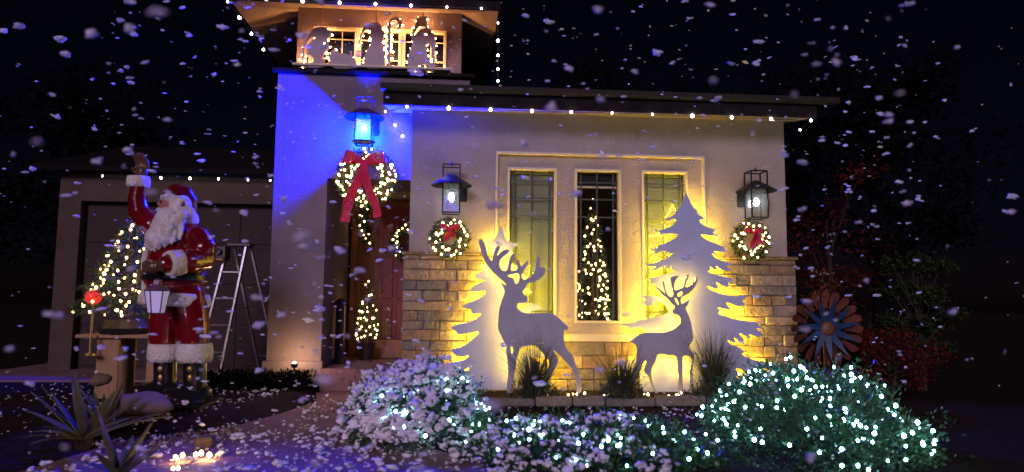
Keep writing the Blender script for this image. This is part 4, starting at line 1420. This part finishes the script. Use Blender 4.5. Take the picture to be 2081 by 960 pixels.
MB().box(tr.x - 0.12, top_l.x - 0.02, LY - 0.24, LY + 0.02, tr.z - 0.03, tr.z).build('tray', WOODPLANK, lad, bevel=0.004)
mc = thing('snow_machine', (tr.x, LY - 0.11, tr.z), 'small black machine box standing on the stepladder tray', 'machine')
MB().box(tr.x - 0.09, tr.x + 0.09, LY - 0.22, LY + 0.0, tr.z + 0.002, tr.z + 0.155).build('case', PLASTIC, mc, bevel=0.008)
MB().lathe((tr.x, LY - 0.22, tr.z + 0.085), [(0.045, 0.0), (0.045, 0.05), (0.034, 0.05), (0.034, 0.0)], 14, Matrix.Rotation(R(90), 3, 'X')).build('nozzle', BLACKMETAL, mc)
MB().tube([(tr.x - 0.06, LY - 0.11, tr.z + 0.155), (tr.x - 0.06, LY - 0.11, tr.z + 0.19), (tr.x + 0.06, LY - 0.11, tr.z + 0.19), (tr.x + 0.06, LY - 0.11, tr.z + 0.155)], 0.007, 6).build('handle', BLACKMETAL, mc)


# ------------------------------------------------------------------ lit fir trees
def fir(name, base, h, r, label, nb, bulb_m, bulb_r, seed, nl, lights_label, leaf=0.07, prof=1.0, group='lit fir trees', front_only=True):
    rg = np.random.default_rng(seed)
    t = thing(name, base, label, 'tree', group)
    bx0 = np.array(base)
    MB().tube([base, Vector(base) + Vector((0, 0, h * 0.97))], [r * 0.10 + 0.008, 0.004], 7).build('trunk', BARK, t)
    f = 1 - np.sqrt(rg.uniform(0, 1, nl))                  # more leaves low down
    a = rg.uniform(0, 2 * np.pi, nl)
    tier = 1 + 0.22 * np.sin(f * 34 + 0.8 * np.sin(3 * a)) + 0.10 * np.sin(5 * a + 9 * f)
    rad = r * (1 - f) ** prof * tier * (0.55 + 0.5 * np.sqrt(rg.uniform(0, 1, nl)))
    P = bx0 + np.stack([rad * np.cos(a), rad * np.sin(a), h * (0.06 + 0.92 * f)], 1)
    D = np.stack([np.cos(a), np.sin(a), -0.1 + 0 * a], 1)
    link('crown', quads_mesh('crown', leaf_cloud(P, D, leaf, 0.16, 0.45, rg), NEEDLE, bx0), t)
    pts_ = []
    for i in range(nb):
        f = 1 - math.sqrt(((i + 0.5) / nb))
        a = math.pi + (i * 2.39996) % (math.pi) + rg.normal(0, 0.3)     # string wound over the front
        f = min(0.97, max(0.0, f + rg.normal(0, 0.03)))
        rad = r * (1 - f) ** prof * rg.uniform(0.72, 1.1) + 0.012
        pts_.append(Vector(base) + Vector((rad * math.cos(a), rad * math.sin(a), h * (0.06 + 0.92 * f) + rg.normal(0, 0.01))))
    pts_.append(Vector(base) + Vector((0, -0.005, h * 1.0)))
    s = thing('string_lights', base, lights_label, 'lights', 'lights wound on plants')
    wp = sorted(pts_, key=lambda p: p.z)
    wire = []
    for i in range(160):
        f = i / 159
        aa = f * 60
        rad = r * (1 - f) ** prof * 0.95
        wire.append(Vector(base) + Vector((rad * math.cos(aa), rad * math.sin(aa), h * (0.06 + 0.92 * f))))
    MB().tube(wire, 0.003, 3).build('wire', WIRE, s)
    bulbs(s, pts_, bulb_m, bulb_r)
    return t


TBY = -0.8
tb = at(258, 652, TBY)
fir('fir_tree', (tb.x, TBY, tb.z + 0.005), at(258, 432, TBY).z - tb.z, 0.44, 'lit green fir tree standing on the wooden table behind the statue', 92, B_WARM, 0.0135, 21, 5200, 'warm bulbs wound on the fir tree behind the statue')
# indoor tree seen through the middle window
ib = at(1205, 640, 0.75)
fir('indoor_fir_tree', (ib.x, 0.75, 0.62), at(1192, 405, 0.75).z - 0.62, 0.27, 'slim lit fir tree inside the room behind the middle window', 120, B_WARM, 0.014, 22, 3200, 'warm bulbs wound on the indoor fir behind the middle window', prof=0.85)
MB_ = MB().lathe((ib.x, 0.75, 0.2), [(0.12, 0.0), (0.16, 0.22), (0.15, 0.42), (0.001, 0.42)], 14)
tag(MB_.build('tree_pot', POT), 'dark pot under the indoor fir tree', 'pot')
# topiary by the door
pb = at(746, 690, 1.65)
fir('topiary_tree', (pb.x, 1.65, 0.52), at(746, 572, 1.65).z - 0.52, 0.15, 'small lit cone shaped tree in a pot beside the entrance door', 34, B_WREATH, 0.0115, 23, 1500, 'warm bulbs wound on the little tree beside the door', leaf=0.045, prof=0.6)
tag(MB().lathe((pb.x, 1.65, 0.272), [(0.08, 0.0), (0.11, 0.2), (0.12, 0.235), (0.10, 0.235), (0.001, 0.22)], 14).build('plant_pot', POT), 'dark round pot under the little tree beside the door', 'pot')


# garlands round the door
def garland(path, label, nb, seed):
    rg = np.random.default_rng(seed)
    t = thing('garland', path[-1], label, 'garland', 'lit door garlands')
    P, D = [], []
    for _ in range(700):
        k_ = rg.integers(0, len(path) - 1)
        f = rg.uniform()
        d = rg.normal(0, 1, 3)
        d /= np.linalg.norm(d)
        P.append(np.array(path[k_].lerp(path[k_ + 1], f)) + d * 0.045)
        D.append(d)
    link('greenery', quads_mesh('greenery', leaf_cloud(np.array(P), np.array(D), 0.06, 0.25, 0.4, rg), NEEDLE, np.array(ORIGIN[t.name])), t)
    MB().tube(path, 0.012, 5).build('cord', WIRE, t)
    pts_ = resample(path, sum((b - a).length for a, b in zip(path, path[1:])) / nb, False)
    bulbs(t, [p + Vector((rg.normal(0, 0.035), -0.06, rg.normal(0, 0.02))) for p in pts_], B_WREATH, 0.0115)


garland([at(u, v, 2.18) for u, v in ((742, 400), (738, 440), (740, 470), (748, 492))], 'short lit garland hanging under the large wreath in front of the door', 13, 31)
garland([at(u, v, 2.05) for u, v in ((834, 462), (812, 470), (801, 486), (806, 505), (814, 520))], 'curled lit garland at the door edge next to the stone corner', 13, 32)
ul = at(690, 700, 1.1)
tall = thing('porch_lantern', (ul.x, 1.1, 0.27), 'tall dark lantern box standing in the porch by the pillar', 'lantern')
hz = at(690, 608, 1.1).z
MB().box(ul.x - 0.075, ul.x + 0.075, 1.03, 1.18, 0.272, 0.34).build('base', POT, tall, bevel=0.006)
MB().box(ul.x - 0.055, ul.x + 0.055, 1.05, 1.16, 0.342, hz - 0.08).build('body', POT, tall, bevel=0.006)
MB().lathe((ul.x, 1.105, hz - 0.078), [(0.11, 0.0), (0.10, 0.02), (0.02, 0.09), (0.001, 0.09)], 4).build('cap', POT, tall)

# ground spot at the foot of the pillar
sp = at(598, 742, 0.08)
spot = thing('ground_spotlight', (sp.x, 0.08, 0.09), 'small ground spotlight shining up the foot of the pillar', 'lamp')
MB().tube([(sp.x, 0.08, 0.06), (sp.x, 0.08, sp.z - 0.03)], 0.01, 6).build('stake', BLACKMETAL, spot)
MB().lathe((sp.x, 0.08, sp.z - 0.03), [(0.001, -0.01), (0.035, 0.0), (0.045, 0.05), (0.038, 0.05), (0.03, 0.02)], 12).build('housing', BLACKMETAL, spot)
MB().ball((sp.x, 0.08, sp.z + 0.01), 0.026, 10, 8).build('bulb', glow('bulb_spot', (1.0, 0.72, 0.40), 30), spot, smooth=True)
pl = bpy.data.lights.new('spot_beam', 'POINT')
pl.energy = 9
pl.color = (1.0, 0.60, 0.30)
pl.shadow_soft_size = 0.03
po = bpy.data.objects.new('spot_beam', pl)
COL.objects.link(po)
po.parent = spot
po.location = Vector((sp.x, 0.08, sp.z + 0.05)) - ORIGIN[spot.name]

# ------------------------------------------------------------------ table, red globe, boulders
tz = at(240, 680, -0.95).z
tx0, tx1 = at(160, 680, -0.95).x, at(330, 680, -0.95).x
table = thing('wooden_table', ((tx0 + tx1) / 2, -0.75, 0.08), 'rough wooden plank table under the lit fir tree', 'table')
for i in range(4):
    ya = -1.02 + i * 0.135
    MB().box(tx0, tx1, ya, ya + 0.128, tz - 0.035, tz).build('plank', WOODPLANK, table, bevel=0.004)
for u0, u1 in ((198, 243), (300, 330)):
    a, b2 = at(u0, 720, -0.95).x, at(u1, 720, -0.95).x
    MB().box(a, b2, -0.97, -0.93, 0.08, tz - 0.036).build('leg', WOODPLANK, table, bevel=0.004)
    MB().box(a, b2, -0.60, -0.56, 0.08, tz - 0.036).build('leg', WOODPLANK, table, bevel=0.004)
tag(MB().lathe((tb.x, TBY, tz + 0.002), [(0.24, 0.0), (0.27, 0.06), (0.20, tb.z - tz + 0.01), (0.001, tb.z - tz + 0.02)], 18).build('tree_stand', POT), 'dark round stand under the fir on the wooden table', 'stand')
rg_ = at(190, 604, -1.1)
globe = thing('red_globe_ornament', (rg_.x, -1.1, tz), 'glowing red globe ornament at the left end of the wooden table', 'ornament')
MB().ball(rg_, 0.075, 18, 12).build('globe', REDGLOBE, globe, smooth=True)
MB().lathe((rg_.x, -1.1, tz - 0.2), [(0.05, 0.0), (0.05, 0.02), (0.012, 0.03), (0.012, rg_.z - tz + 0.14), (0.03, rg_.z - tz + 0.14)], 10).build('stem', GOLD, globe)


def boulder(u, v, Y, rx, ry, rz, m, label, seed):
    p = at(u, v, Y)
    rg = random.Random(seed)
    bm = bmesh.new()
    bmesh.ops.create_icosphere(bm, subdivisions=3, radius=1)
    from mathutils import noise
    for vt in bm.verts:
        n_ = noise.noise(vt.co * 1.1 + Vector((seed, 0, 0))) * 0.28 + noise.noise(vt.co * 3 + Vector((seed, 5, 0))) * 0.08
        vt.co *= 1 + n_
        vt.co = Vector((vt.co.x * rx, vt.co.y * ry, vt.co.z * rz))
    me = bpy.data.meshes.new('boulder')
    bm.to_mesh(me)
    bm.free()
    me.materials.append(m)
    me.polygons.foreach_set('use_smooth', [True] * len(me.polygons))
    o = link('boulder', me, None, p)
    tag(o, label, 'rock', 'boulders round the statue')


boulder(204, 772, -1.7, 0.09, 0.08, 0.06, ROCK1, 'round tan boulder beside the table leg', 1)
boulder(285, 822, -2.35, 0.26, 0.19, 0.10, ROCK2, 'broad mauve boulder in front of the statue boots', 3)


# ------------------------------------------------------------------ foam clumps (fake snow)
_ico = bmesh.new()
bmesh.ops.create_icosphere(_ico, subdivisions=2, radius=1)
ICO_V = np.array([v.co for v in _ico.verts])
ICO_F = np.array([[v.index for v in f.verts] for f in _ico.faces])
_ico.free()


def blobs_mesh(name, centres, sizes, material, org=(0, 0, 0), flat=0.75, rg=RNG, per=3, spread=0.9, streak=None):
    V, F = [], []
    off = 0
    for c, s in zip(centres, sizes):
        k = rg.integers(1, per + 1)
        for i in range(k):
            ph_ = rg.uniform(0, 6.3, 4)
            q = ICO_V * (1 + 0.28 * np.sin(2.3 * ICO_V[:, :1] * 1.6 + ph_[0]) * np.sin(2.9 * ICO_V[:, 1:2] + ph_[1]) + 0.22 * np.sin(5 * ICO_V[:, 2:] + ph_[2] + 3 * ICO_V[:, :1]) + rg.normal(0, 0.05, (len(ICO_V), 1)))
            A = rg.normal(0, 1, (3, 3))
            Q, _ = np.linalg.qr(A)
            sc = s * rg.uniform(0.45, 1.0) * (1.0 if k == 1 else 0.75)
            q = (q * np.array([1, rg.uniform(0.5, 1), rg.uniform(0.35, 0.8)])) @ Q * sc
            q[:, 2] *= flat
            if streak is not None: q[:, 0] *= streak
            V.append(q + c + rg.normal(0, spread * s * 0.6, 3) * (k > 1))
            F.append(ICO_F + off)
            off += len(ICO_V)
    V = np.concatenate(V) - np.array(org)
    F = np.concatenate(F)
    me = bpy.data.meshes.new(name)
    me.vertices.add(len(V))
    me.vertices.foreach_set('co', V.astype(np.float32).ravel())
    me.loops.add(len(F) * 3)
    me.loops.foreach_set('vertex_index', F.astype(np.int32).ravel())
    me.polygons.add(len(F))
    me.polygons.foreach_set('loop_start', np.arange(0, len(F) * 3, 3, dtype=np.int32))
    me.polygons.foreach_set('use_smooth', np.ones(len(F), dtype=bool))
    me.update(calc_edges=True)
    me.materials.append(material)
    return me


def dome_points(c, r, n, rg, lo=0.86, hi=1.02, zmin=0.0, wob=0.13, seed=0, gaps=0.0):
    P = []
    while len(P) < n:
        d = rg.normal(0, 1, 3)
        d /= np.linalg.norm(d)
        if d[2] < zmin: continue
        a = math.atan2(d[1], d[0])
        f = 1 + wob * (math.sin(3 * a + seed) * 0.6 + math.sin(7 * a + 2 * seed + 4 * d[2]) * 0.5 + math.sin(11 * d[2] + 2 * a) * 0.4)
        if gaps > 0:
            q_ = Vector(d) * 4.5 + Vector((seed * 3.1, 0, 0))
            if mnoise.noise(q_) + 0.5 * mnoise.noise(q_ * 2.3) < gaps - 0.45 and rg.uniform() < 0.85: continue
        P.append(np.array(c) + d * np.array(r) * f * rg.uniform(lo, hi))
    return np.array(P)


# ------------------------------------------------------------------ shrubs with cool white lights
def shrub(c, r, label, lights_label, nl, nb, seed, bulb_r=0.013, leaf=0.035, zmin=-0.3, bz=0.05):
    rg = np.random.default_rng(seed)
    t = thing('shrub', (c[0], c[1], 0.0), label, 'shrub', 'rounded shrubs in front of the house')
    org = np.array([c[0], c[1], 0.0])
    P1 = dome_points(c, r, int(nl * 0.75), rg, 0.84, 1.04, zmin, seed=seed, gaps=0.32)
    P2 = dome_points(c, r, int(nl * 0.25), rg, 0.4, 0.86, zmin, seed=seed)
    tips = dome_points(c, r, 90, rg, 1.0, 1.09, 0.05, seed=seed)      # stray shoots
    P3 = np.concatenate([tips + rg.normal(0, 0.014, tips.shape) + (tips - np.array(c)) * (0.03 * k_) for k_ in range(7)])
    P = np.concatenate([P1, P2, P3])
    D = (P - np.array(c)) / np.array(r) ** 2
    D /= np.linalg.norm(D, axis=1)[:, None]
    link('crown', quads_mesh('crown', leaf_cloud(P, D, leaf, 0.42, 0.55, rg), LEAF, org), t)
    b = MB()
    for i in range(9):
        d = rg.normal(0, 1, 3)
        d[2] = abs(d[2]) + 0.4
        d /= np.linalg.norm(d)
        tip = Vector(c) + Vector(d * np.array(r) * 0.85)
        base = Vector((c[0] + rg.normal(0, 0.03), c[1] + rg.normal(0, 0.03), -0.01))
        b.tube([base, base.lerp(tip, 0.5) + Vector((0, 0, 0.05)), tip], [0.018, 0.012, 0.004], 5)
    b.build('stems', BARK, t)
    BP = [Vector(p) for p in dome_points(c, r, nb, rg, 0.97, 1.06, bz, seed=seed)]
    # keep neighbours a little apart
    keep = []
    for p in BP:
        if all((p - q_).length > 0.055 for q_ in keep): keep.append(p)
    # walk the string to the nearest next bulb
    order, rest = [keep[0]], keep[1:]
    while rest:
        j = min(range(len(rest)), key=lambda i: (rest[i] - order[-1]).length)
        order.append(rest.pop(j))
    s = thing('string_lights', (c[0], c[1], 0.0), lights_label, 'lights', 'lights wound on plants')
    MB().tube([p + Vector((0, 0, -0.012)) for p in order], 0.0025, 3).build('wire', WIRE, s)
    bulbs(s, order, B_COOL, bulb_r)
    return t


SR = ((2.66, -3.08, 0.02), (0.66, 1.12, 0.55))
SL = ((-0.25, -2.5, 0.08), (0.53, 0.85, 0.45))
SM = ((1.0, -3.45, 0.0), (0.82, 0.70, 0.24))
shrub(*SR, 'large round green shrub covered in cool white lights near the wind spinner', 'cool white bulbs on the large round shrub near the wind spinner', 22000, 230, 41, 0.0115)
shrub(*SL, 'round shrub with cool white lights half covered in foam beside the path', 'cool white bulbs on the foam covered shrub beside the path', 12000, 90, 42, 0.012)
shrub(*SM, 'low spreading shrub with cool white lights at the bottom centre', 'cool white bulbs on the low spreading shrub at the bottom centre', 12000, 80, 43, 0.0105, leaf=0.04, bz=0.25)
rg = np.random.default_rng(77)
# foam on the shrubs
P = np.concatenate([dome_points(SL[0], SL[1], 1050, rg, 1.0, 1.06, 0.0, seed=42)])
P = P[(P[:, 1] < SL[0][1] + 0.4) & (P[:, 0] - 0.5 * P[:, 2] + rg.normal(0, 0.2, len(P)) < -0.16)]
me = blobs_mesh('snow_on_shrub', P, rg.uniform(0.016, 0.062, len(P)), SNOW, rg=rg, per=5)
tag(link('snow_on_shrub', me), 'foam snow lying thick on the shrub beside the path', 'snow', kind='stuff')
P = dome_points(SM[0], SM[1], 520, rg, 1.0, 1.06, 0.1, seed=43)
P = P[P[:, 0] < 1.3]
me = blobs_mesh('snow_on_low_shrub', P, rg.uniform(0.012, 0.046, len(P)), SNOW, rg=rg, per=5)
tag(link('snow_on_low_shrub', me), 'foam snow clumps on the low shrub at the bottom centre', 'snow', kind='stuff')
P = dome_points(SR[0], SR[1], 90, rg, 1.0, 1.04, 0.1, seed=41)
P = P[P[:, 0] < 2.9]
me = blobs_mesh('snow_on_large_shrub', P, rg.uniform(0.007, 0.016, len(P)), SNOW, rg=rg, per=2)
tag(link('snow_on_large_shrub', me), 'few foam flecks on the large round shrub', 'snow', kind='stuff')

# foam lying on the path and the beds
P, Sz = [], []
for _ in range(2300):
    x, y = rg.uniform(-2.6, 0.5), rg.uniform(-4.4, 0.2)
    dens = 0.25 + 0.75 * np.exp(-((x + 0.55) / 0.5) ** 2) + (0.5 if y < -2.2 else 0)
    if rg.uniform() > dens: continue
    inbed = x < -1.65 - 0.28 * max(0, -y) and y > -2.5
    P.append((x, y, 0.095 if inbed else 0.006))
    Sz.append(rg.uniform(0.006, 0.024) if rg.uniform() < 0.76 else rg.uniform(0.022, 0.055))
for _ in range(260):
    P.append((rg.uniform(-5, -1.9), rg.uniform(-3.2, 0.4), 0.09))
    Sz.append(rg.uniform(0.006, 0.02))
for _ in range(240):
    P.append((rg.uniform(-0.3, 2.6), rg.uniform(-3.0, -0.9), 0.004))
    Sz.append(rg.uniform(0.006, 0.028))
me = blobs_mesh('snow_on_ground', np.array(P), Sz, SNOW, rg=rg, flat=0.5, per=4)
tag(link('snow_on_ground', me), 'foam snow scattered over the path and the beds', 'snow', kind='stuff')

# foam flakes drifting in the air
P, Sz, BIG = [], [], []
tries = 0
while len(P) < 1350 and tries < 90000:
    tries += 1
    x, y, z = rg.uniform(-6, 7), rg.uniform(-7.2, -0.3), rg.uniform(0.1, 5.2)
    uu, vv, dd = pix((x, y, z))
    if not (-60 < uu < 2140 and -60 < vv < 1000) or dd < 1.1: continue
    keep = 0.30
    if uu < 860: keep = 0.55
    if 640 < uu < 860 and vv > 360: keep = 1.0
    if vv < 330 and 1000 < uu < 1800: keep = 0.42
    if 1180 < uu < 1560 and vv > 480: keep = 0.10
    if uu < 190 or uu > 1890: keep *= 0.35
    if y > -2.0 and rg.uniform() < 0.5: continue
    if rg.uniform() > keep: continue
    s_ = 0.006 + 0.022 * rg.uniform() ** 1.8
    if rg.uniform() < 0.08: s_ *= 1.8
    P.append((x, y, z))
    Sz.append(min(s_, 0.034 * dd / 2.6))
P, Sz = np.array(P), np.array(Sz)
appar = Sz / np.array([pix(p)[2] for p in P])
big = np.argsort(-appar)[:60]
sm_ = np.setdiff1d(np.arange(len(P)), big)
me = blobs_mesh('falling_snow', P[sm_], Sz[sm_], FLAKE, rg=rg, per=2, streak=1.7)
tag(link('falling_snow', me), 'foam snow flakes drifting through the night air', 'snow', kind='stuff')
for i in big:
    me = blobs_mesh('snow_flake', [np.zeros(3)], [Sz[i]], FLAKE, rg=rg, per=4, streak=1.5, spread=0.4)
    tag(link('snow_flake', me, None, P[i]), 'large ragged clump of white foam snow drifting in the air', 'snowflake', 'large drifting foam flakes')


# ------------------------------------------------------------------ grasses, yucca, ground cover
def blades(name, base, n, h, spread, w, material, rg, droop=0.5, seg=5, lean=(0, 0), r0=0.08):
    V = []
    for _ in range(n):
        a = rg.uniform(0, 2 * np.pi)
        s = spread * rg.uniform(0.05, 1.0)
        hh = h * rg.uniform(0.55, 1.1)
        ww = w * rg.uniform(0.6, 1.2)
        b = np.array(base) + np.array([np.cos(a), np.sin(a), 0]) * rg.uniform(0, r0)
        side = np.array([-np.sin(a), np.cos(a), 0])
        side = side * 0.5 + rg.normal(0, 0.5, 3) * np.array([1, 1, 0])
        side /= np.linalg.norm(side) + 1e-9
        pts_ = []
        for k in range(seg + 1):
            f = k / seg
            o = np.array([np.cos(a), np.sin(a), 0]) * s * f ** 1.6
            o = o + np.array([lean[0] * f, lean[1] * f, 0])
            z = hh * (f - droop * (s / (spread + 1e-9)) * f ** 2 * 0.5)
            pts_.append(b + o + np.array([0, 0, z]))
        for k in range(seg):
            w0, w1 = ww * (1 - k / seg), ww * (1 - (k + 1) / seg)
            V.append([pts_[k] - side * w0 / 2, pts_[k] + side * w0 / 2, pts_[k + 1] + side * w1 / 2, pts_[k + 1] - side * w1 / 2])
    return np.array(V)


for i, (u_, Y_, h_, lab) in enumerate(((1085, -0.80, 0.52, 'tuft of thin ornamental grass in front of the tall stag'), (1262, -0.84, 0.46, 'tuft of thin ornamental grass between the stag and the deer'), (1452, -0.84, 0.60, 'tall tuft of thin ornamental grass at the foot of the large fir'))):
    p = at(u_, 820, Y_)
    t = thing('ornamental_grass', (p.x, Y_, 0.05), lab, 'grass', 'ornamental grass tufts')
    org = np.array(ORIGIN[t.name])
    V = blades('blades', org, 480, h_ * 1.45, 0.50, 0.010, GRASSM, rg, droop=0.45)
    link('blades', quads_mesh('blades', V, GRASSM, org), t)
    Pm = dome_points(org, (0.30, 0.20, 0.20), 1500, rg, 0.3, 1.0, 0.0)
    link('tuft_base', quads_mesh('tuft_base', leaf_cloud(Pm, np.tile([0, 0, 1.0], (len(Pm), 1)), 0.07, 0.14, 0.6, rg), GRASSM, org), t)


def yucca(x, y, z, n, L, label, seed):
    rg_l = np.random.default_rng(seed)
    t = thing('yucca_plant', (x, y, z), label, 'plant', 'sword leaved plants by the path')
    for i in range(n):
        a = i * 2.39996 + rg_l.normal(0, 0.2)
        el = rg_l.uniform(0.25, 1.25)
        d = Vector((math.cos(a) * math.cos(el), math.sin(a) * math.cos(el), math.sin(el)))
        l = L * rg_l.uniform(0.75, 1.1)
        path, wd, ws = [], [], []
        sd_ = d.cross(Vector((0, 0, 1))).normalized()
        for k in range(6):
            f = k / 5
            path.append(Vector((x, y, z + 0.03)) + d * l * f + Vector((0, 0, -0.22 * l * f * f * (1.3 - el))))
            wd.append(sd_)
            ws.append(max(0.004, 0.055 * math.sin(math.pi * min(1, 0.28 + 0.72 * f)) * (1 if f < 0.95 else 0.2)))
        MB().ribbon(path, wd, ws, 0.005).build('leaf', YUCCA, t)
    MB().ball((x, y, z + 0.02), (0.06, 0.06, 0.06), 8, 6).build('crown_base', BARK, t)
    return t


yp = at(170, 905, -3.3)
yucca(yp.x, -3.3, 0.07, 24, 0.52, 'sword leaved plant at the lower left edge of the picture', 3)
yp = at(215, 815, -2.75)
yucca(yp.x, -2.75, 0.08, 18, 0.36, 'smaller sword leaved plant in front of the table leg', 4)
yp = at(240, 985, -4.0)
yucca(yp.x, -4.0, -0.01, 16, 0.42, 'sword leaved plant at the very bottom left below the boulder', 5)

# pebbles round the little ground lights
Pp = []
for _ in range(420):
    a = rg.uniform(0, 6.283)
    r_ = math.sqrt(rg.uniform())
    c_ = on_z(330, 880, 0.0)
    Pp.append((c_.x + r_ * 0.65 * math.cos(a), c_.y + r_ * 0.55 * math.sin(a), 0.008))
me = blobs_mesh('pebbles', np.array(Pp), rg.uniform(0.010, 0.03, len(Pp)), GRAVEL, rg=rg, flat=0.7, per=1)
tag(link('pebbles', me), 'small pale pebbles beside the path at the lower left', 'pebbles', kind='stuff')
gp = [on_z(u_, v_, 0.035) for u_, v_ in ((411, 898), (409, 921), (398, 924), (371, 926), (357, 929), (352, 952), (362, 952), (425, 925))]
light_string(gp, B_PATH, 0.013, 'few warm bulbs lying among pebbles at the lower left', WIRE)
pbk = on_z(408, 912, 0.0)
o = MB().box(pbk.x - 0.055, pbk.x + 0.07, pbk.y + 0.01, pbk.y + 0.12, -0.003, 0.075).build('edging_block', ROCK1, bevel=0.015)
tag(o, 'small tan block lit by the bulbs among the pebbles', 'block')

# low ground cover at the foot of the pillar
Pm = np.stack([rg.uniform(-2.9, -1.66, 2600), rg.uniform(-0.35, 0.30, 2600), rg.uniform(0.08, 0.25, 2600)], 1)
tag(link('ground_cover', quads_mesh('ground_cover', leaf_cloud(Pm, np.tile([0, -0.3, 1.0], (len(Pm), 1)), 0.05, 0.4, 0.7, rg), DARKLEAF)), 'dark low ground cover at the foot of the pillar', 'ground cover', kind='stuff')

# ------------------------------------------------------------------ wind spinner
WS = at(1680, 668, -0.35)
spn = thing('wind_spinner', (WS.x, -0.35, 0.0), 'rust and blue petal wheel wind spinner at the wall corner', 'spinner')


def petal(c, ang, r0, r1, w, y, tilt, round_tip):
    n_ = 8
    pts_, ws, wd = [], [], []
    d = Vector((math.cos(ang), 0, math.sin(ang)))
    sd_ = Vector((-math.sin(ang), tilt, math.cos(ang)))
    for k in range(n_ + 1):
        f = k / n_
        pts_.append(Vector(c) + d * (r0 + (r1 - r0) * f) + Vector((0, y - 0.05 * f * f, 0)))
        if round_tip:
            ww_ = w * (0.35 + 0.65 * f) * math.sqrt(max(0.02, 1 - max(0, (f - 0.6) / 0.42) ** 2))
        else:
            ww_ = w * math.sin(math.pi * (0.28 + 0.70 * f)) * (1 - 0.3 * f)
        ws.append(max(0.004, ww_))
        wd.append(sd_)
    return pts_, wd, ws


for i in range(20):
    MB().ribbon(*petal(WS, 2 * math.pi * i / 20, 0.24, 0.44, 0.118, 0.03, 0.35, True), 0.004).build('outer_petal', SPINRUST, spn)
MB().tube([WS + Vector((0.25 * math.cos(a_), 0.035, 0.25 * math.sin(a_))) for a_ in np.linspace(0, 2 * math.pi, 32, endpoint=False)], 0.006, 5, closed=True).build('rim', SPINRUST, spn)
MB().tube([WS + Vector((-0.25, 0.035, 0)), WS + Vector((0.25, 0.035, 0))], 0.005, 5).tube([WS + Vector((0, 0.04, -0.25)), WS + Vector((0, 0.04, 0.25))], 0.005, 5).build('spokes', SPINRUST, spn)
for i in range(11):
    MB().ribbon(*petal(WS, 2 * math.pi * i / 11 + 0.18, 0.05, 0.375, 0.080, -0.02, -0.25, False), 0.004).build('inner_petal', SPINBLUE, spn)
MB().lathe((WS.x, WS.y - 0.02, WS.z), [(0.085, 0.0), (0.08, 0.02), (0.05, 0.035), (0.001, 0.04)], 18, Matrix.Rotation(R(90), 3, 'X')).build('hub', SPINHUB, spn, smooth=True)
MB().tube([(WS.x, -0.28, -0.02), (WS.x, -0.28, WS.z + 0.03)], 0.014, 8).tube([(WS.x, -0.28, WS.z), (WS.x, -0.40, WS.z)], 0.012, 8).build('pole', BLACKMETAL, spn)


# ------------------------------------------------------------------ dark garden on the right, trees behind
DARKBARK = mat('dark_bark', (0.006, 0.005, 0.005), 0.95, spec=0.05)


def leafy(name, base, h, spread, leafm, label, n, seed, clumps=14, leaf=0.05, cat='tree', group=None, low=0.35):
    rg_l = np.random.default_rng(seed)
    t = thing(name, base, label, cat, group)
    org = np.array(base)
    b = MB()
    top = Vector(base) + Vector((rg_l.normal(0, 0.1), rg_l.normal(0, 0.1), h * 0.7))
    b.tube([base, Vector(base).lerp(top, 0.5) + Vector((0.05, 0, 0)), top], [h * 0.022 + 0.01, h * 0.016 + 0.006, 0.008], 7)
    Ps = []
    for i in range(clumps):
        a = rg_l.uniform(0, 6.283)
        zz = h * rg_l.uniform(low, 0.95)
        r_ = spread * rg_l.uniform(0.2, 1.0) * (1.05 - 0.6 * abs(zz / h - 0.55))
        c_ = org + np.array([r_ * math.cos(a), r_ * math.sin(a), zz])
        b.tube([Vector(base) + Vector((0, 0, zz * 0.6)), Vector(c_)], [0.012, 0.003], 5)
        rc = spread * rg_l.uniform(0.18, 0.36)
        Q = rg_l.normal(0, 1, (n // clumps, 3)) * np.array([rc, rc, rc * 0.6]) * 0.6
        Ps.append(c_ + Q)
    b.build('trunk', DARKBARK if leafm is DARKLEAF else BARK, t)
    P_ = np.concatenate(Ps)
    link('crown', quads_mesh('crown', leaf_cloud(P_, rg_l.normal(0, 1, P_.shape), leaf, 0.5, 0.8, rg_l), leafm, org), t)
    return t


def X(u, Y, v=700):
    return at(u, v, Y).x


leafy('maple_tree', (X(1690, 1.6), 1.6, 0.0), 3.3, 0.95, REDLEAF, 'red leaved small tree in the dark behind the wall corner', 1500, 51, 18, 0.07)
leafy('rust_shrub', (X(1685, 0.5), 0.5, 0.0), 1.55, 0.35, RUSTLEAF, 'rust leaved shrub rising above the wind spinner', 900, 52, 9, 0.05, 'shrub')
leafy('red_shrub', (X(1805, -0.3), -0.3, 0.0), 0.78, 0.52, REDLEAF, 'dark red leaved shrub behind the large lit shrub', 2600, 53, 20, 0.05, 'shrub', low=0.15)
leafy('red_ground_shrub', (X(1640, -0.75), -0.75, 0.0), 0.42, 0.3, RUSTLEAF, 'low rust leaved shrub at the foot of the wind spinner', 1200, 56, 12, 0.045, 'shrub', low=0.15)
leafy('green_conifer', (X(1872, 0.4), 0.4, 0.0), 1.85, 0.42, CONIFER, 'upright green shrub at the dark right edge', 4200, 54, 26, 0.06, 'shrub', low=0.3)
for i, (u_, Y_, h_, sp_) in enumerate(((1790, 3.5, 5.6, 1.6), (1560, 7.0, 6.5, 2.0), (1250, 8.5, 7.5, 2.2), (120, 5.5, 5.6, 1.8))):
    leafy('dark_tree', (X(u_, Y_), Y_, 0.0), h_, sp_, DARKLEAF, ['tall dark tree beyond the wall corner, above the wind spinner', 'dark tree rising behind the low end of the bay roof', 'dark tree rising behind the middle of the bay roof', 'dark tree behind the garage at the far left'][i], 5200, 60 + i, 36, 0.13, 'tree', 'unlit trees round the house')
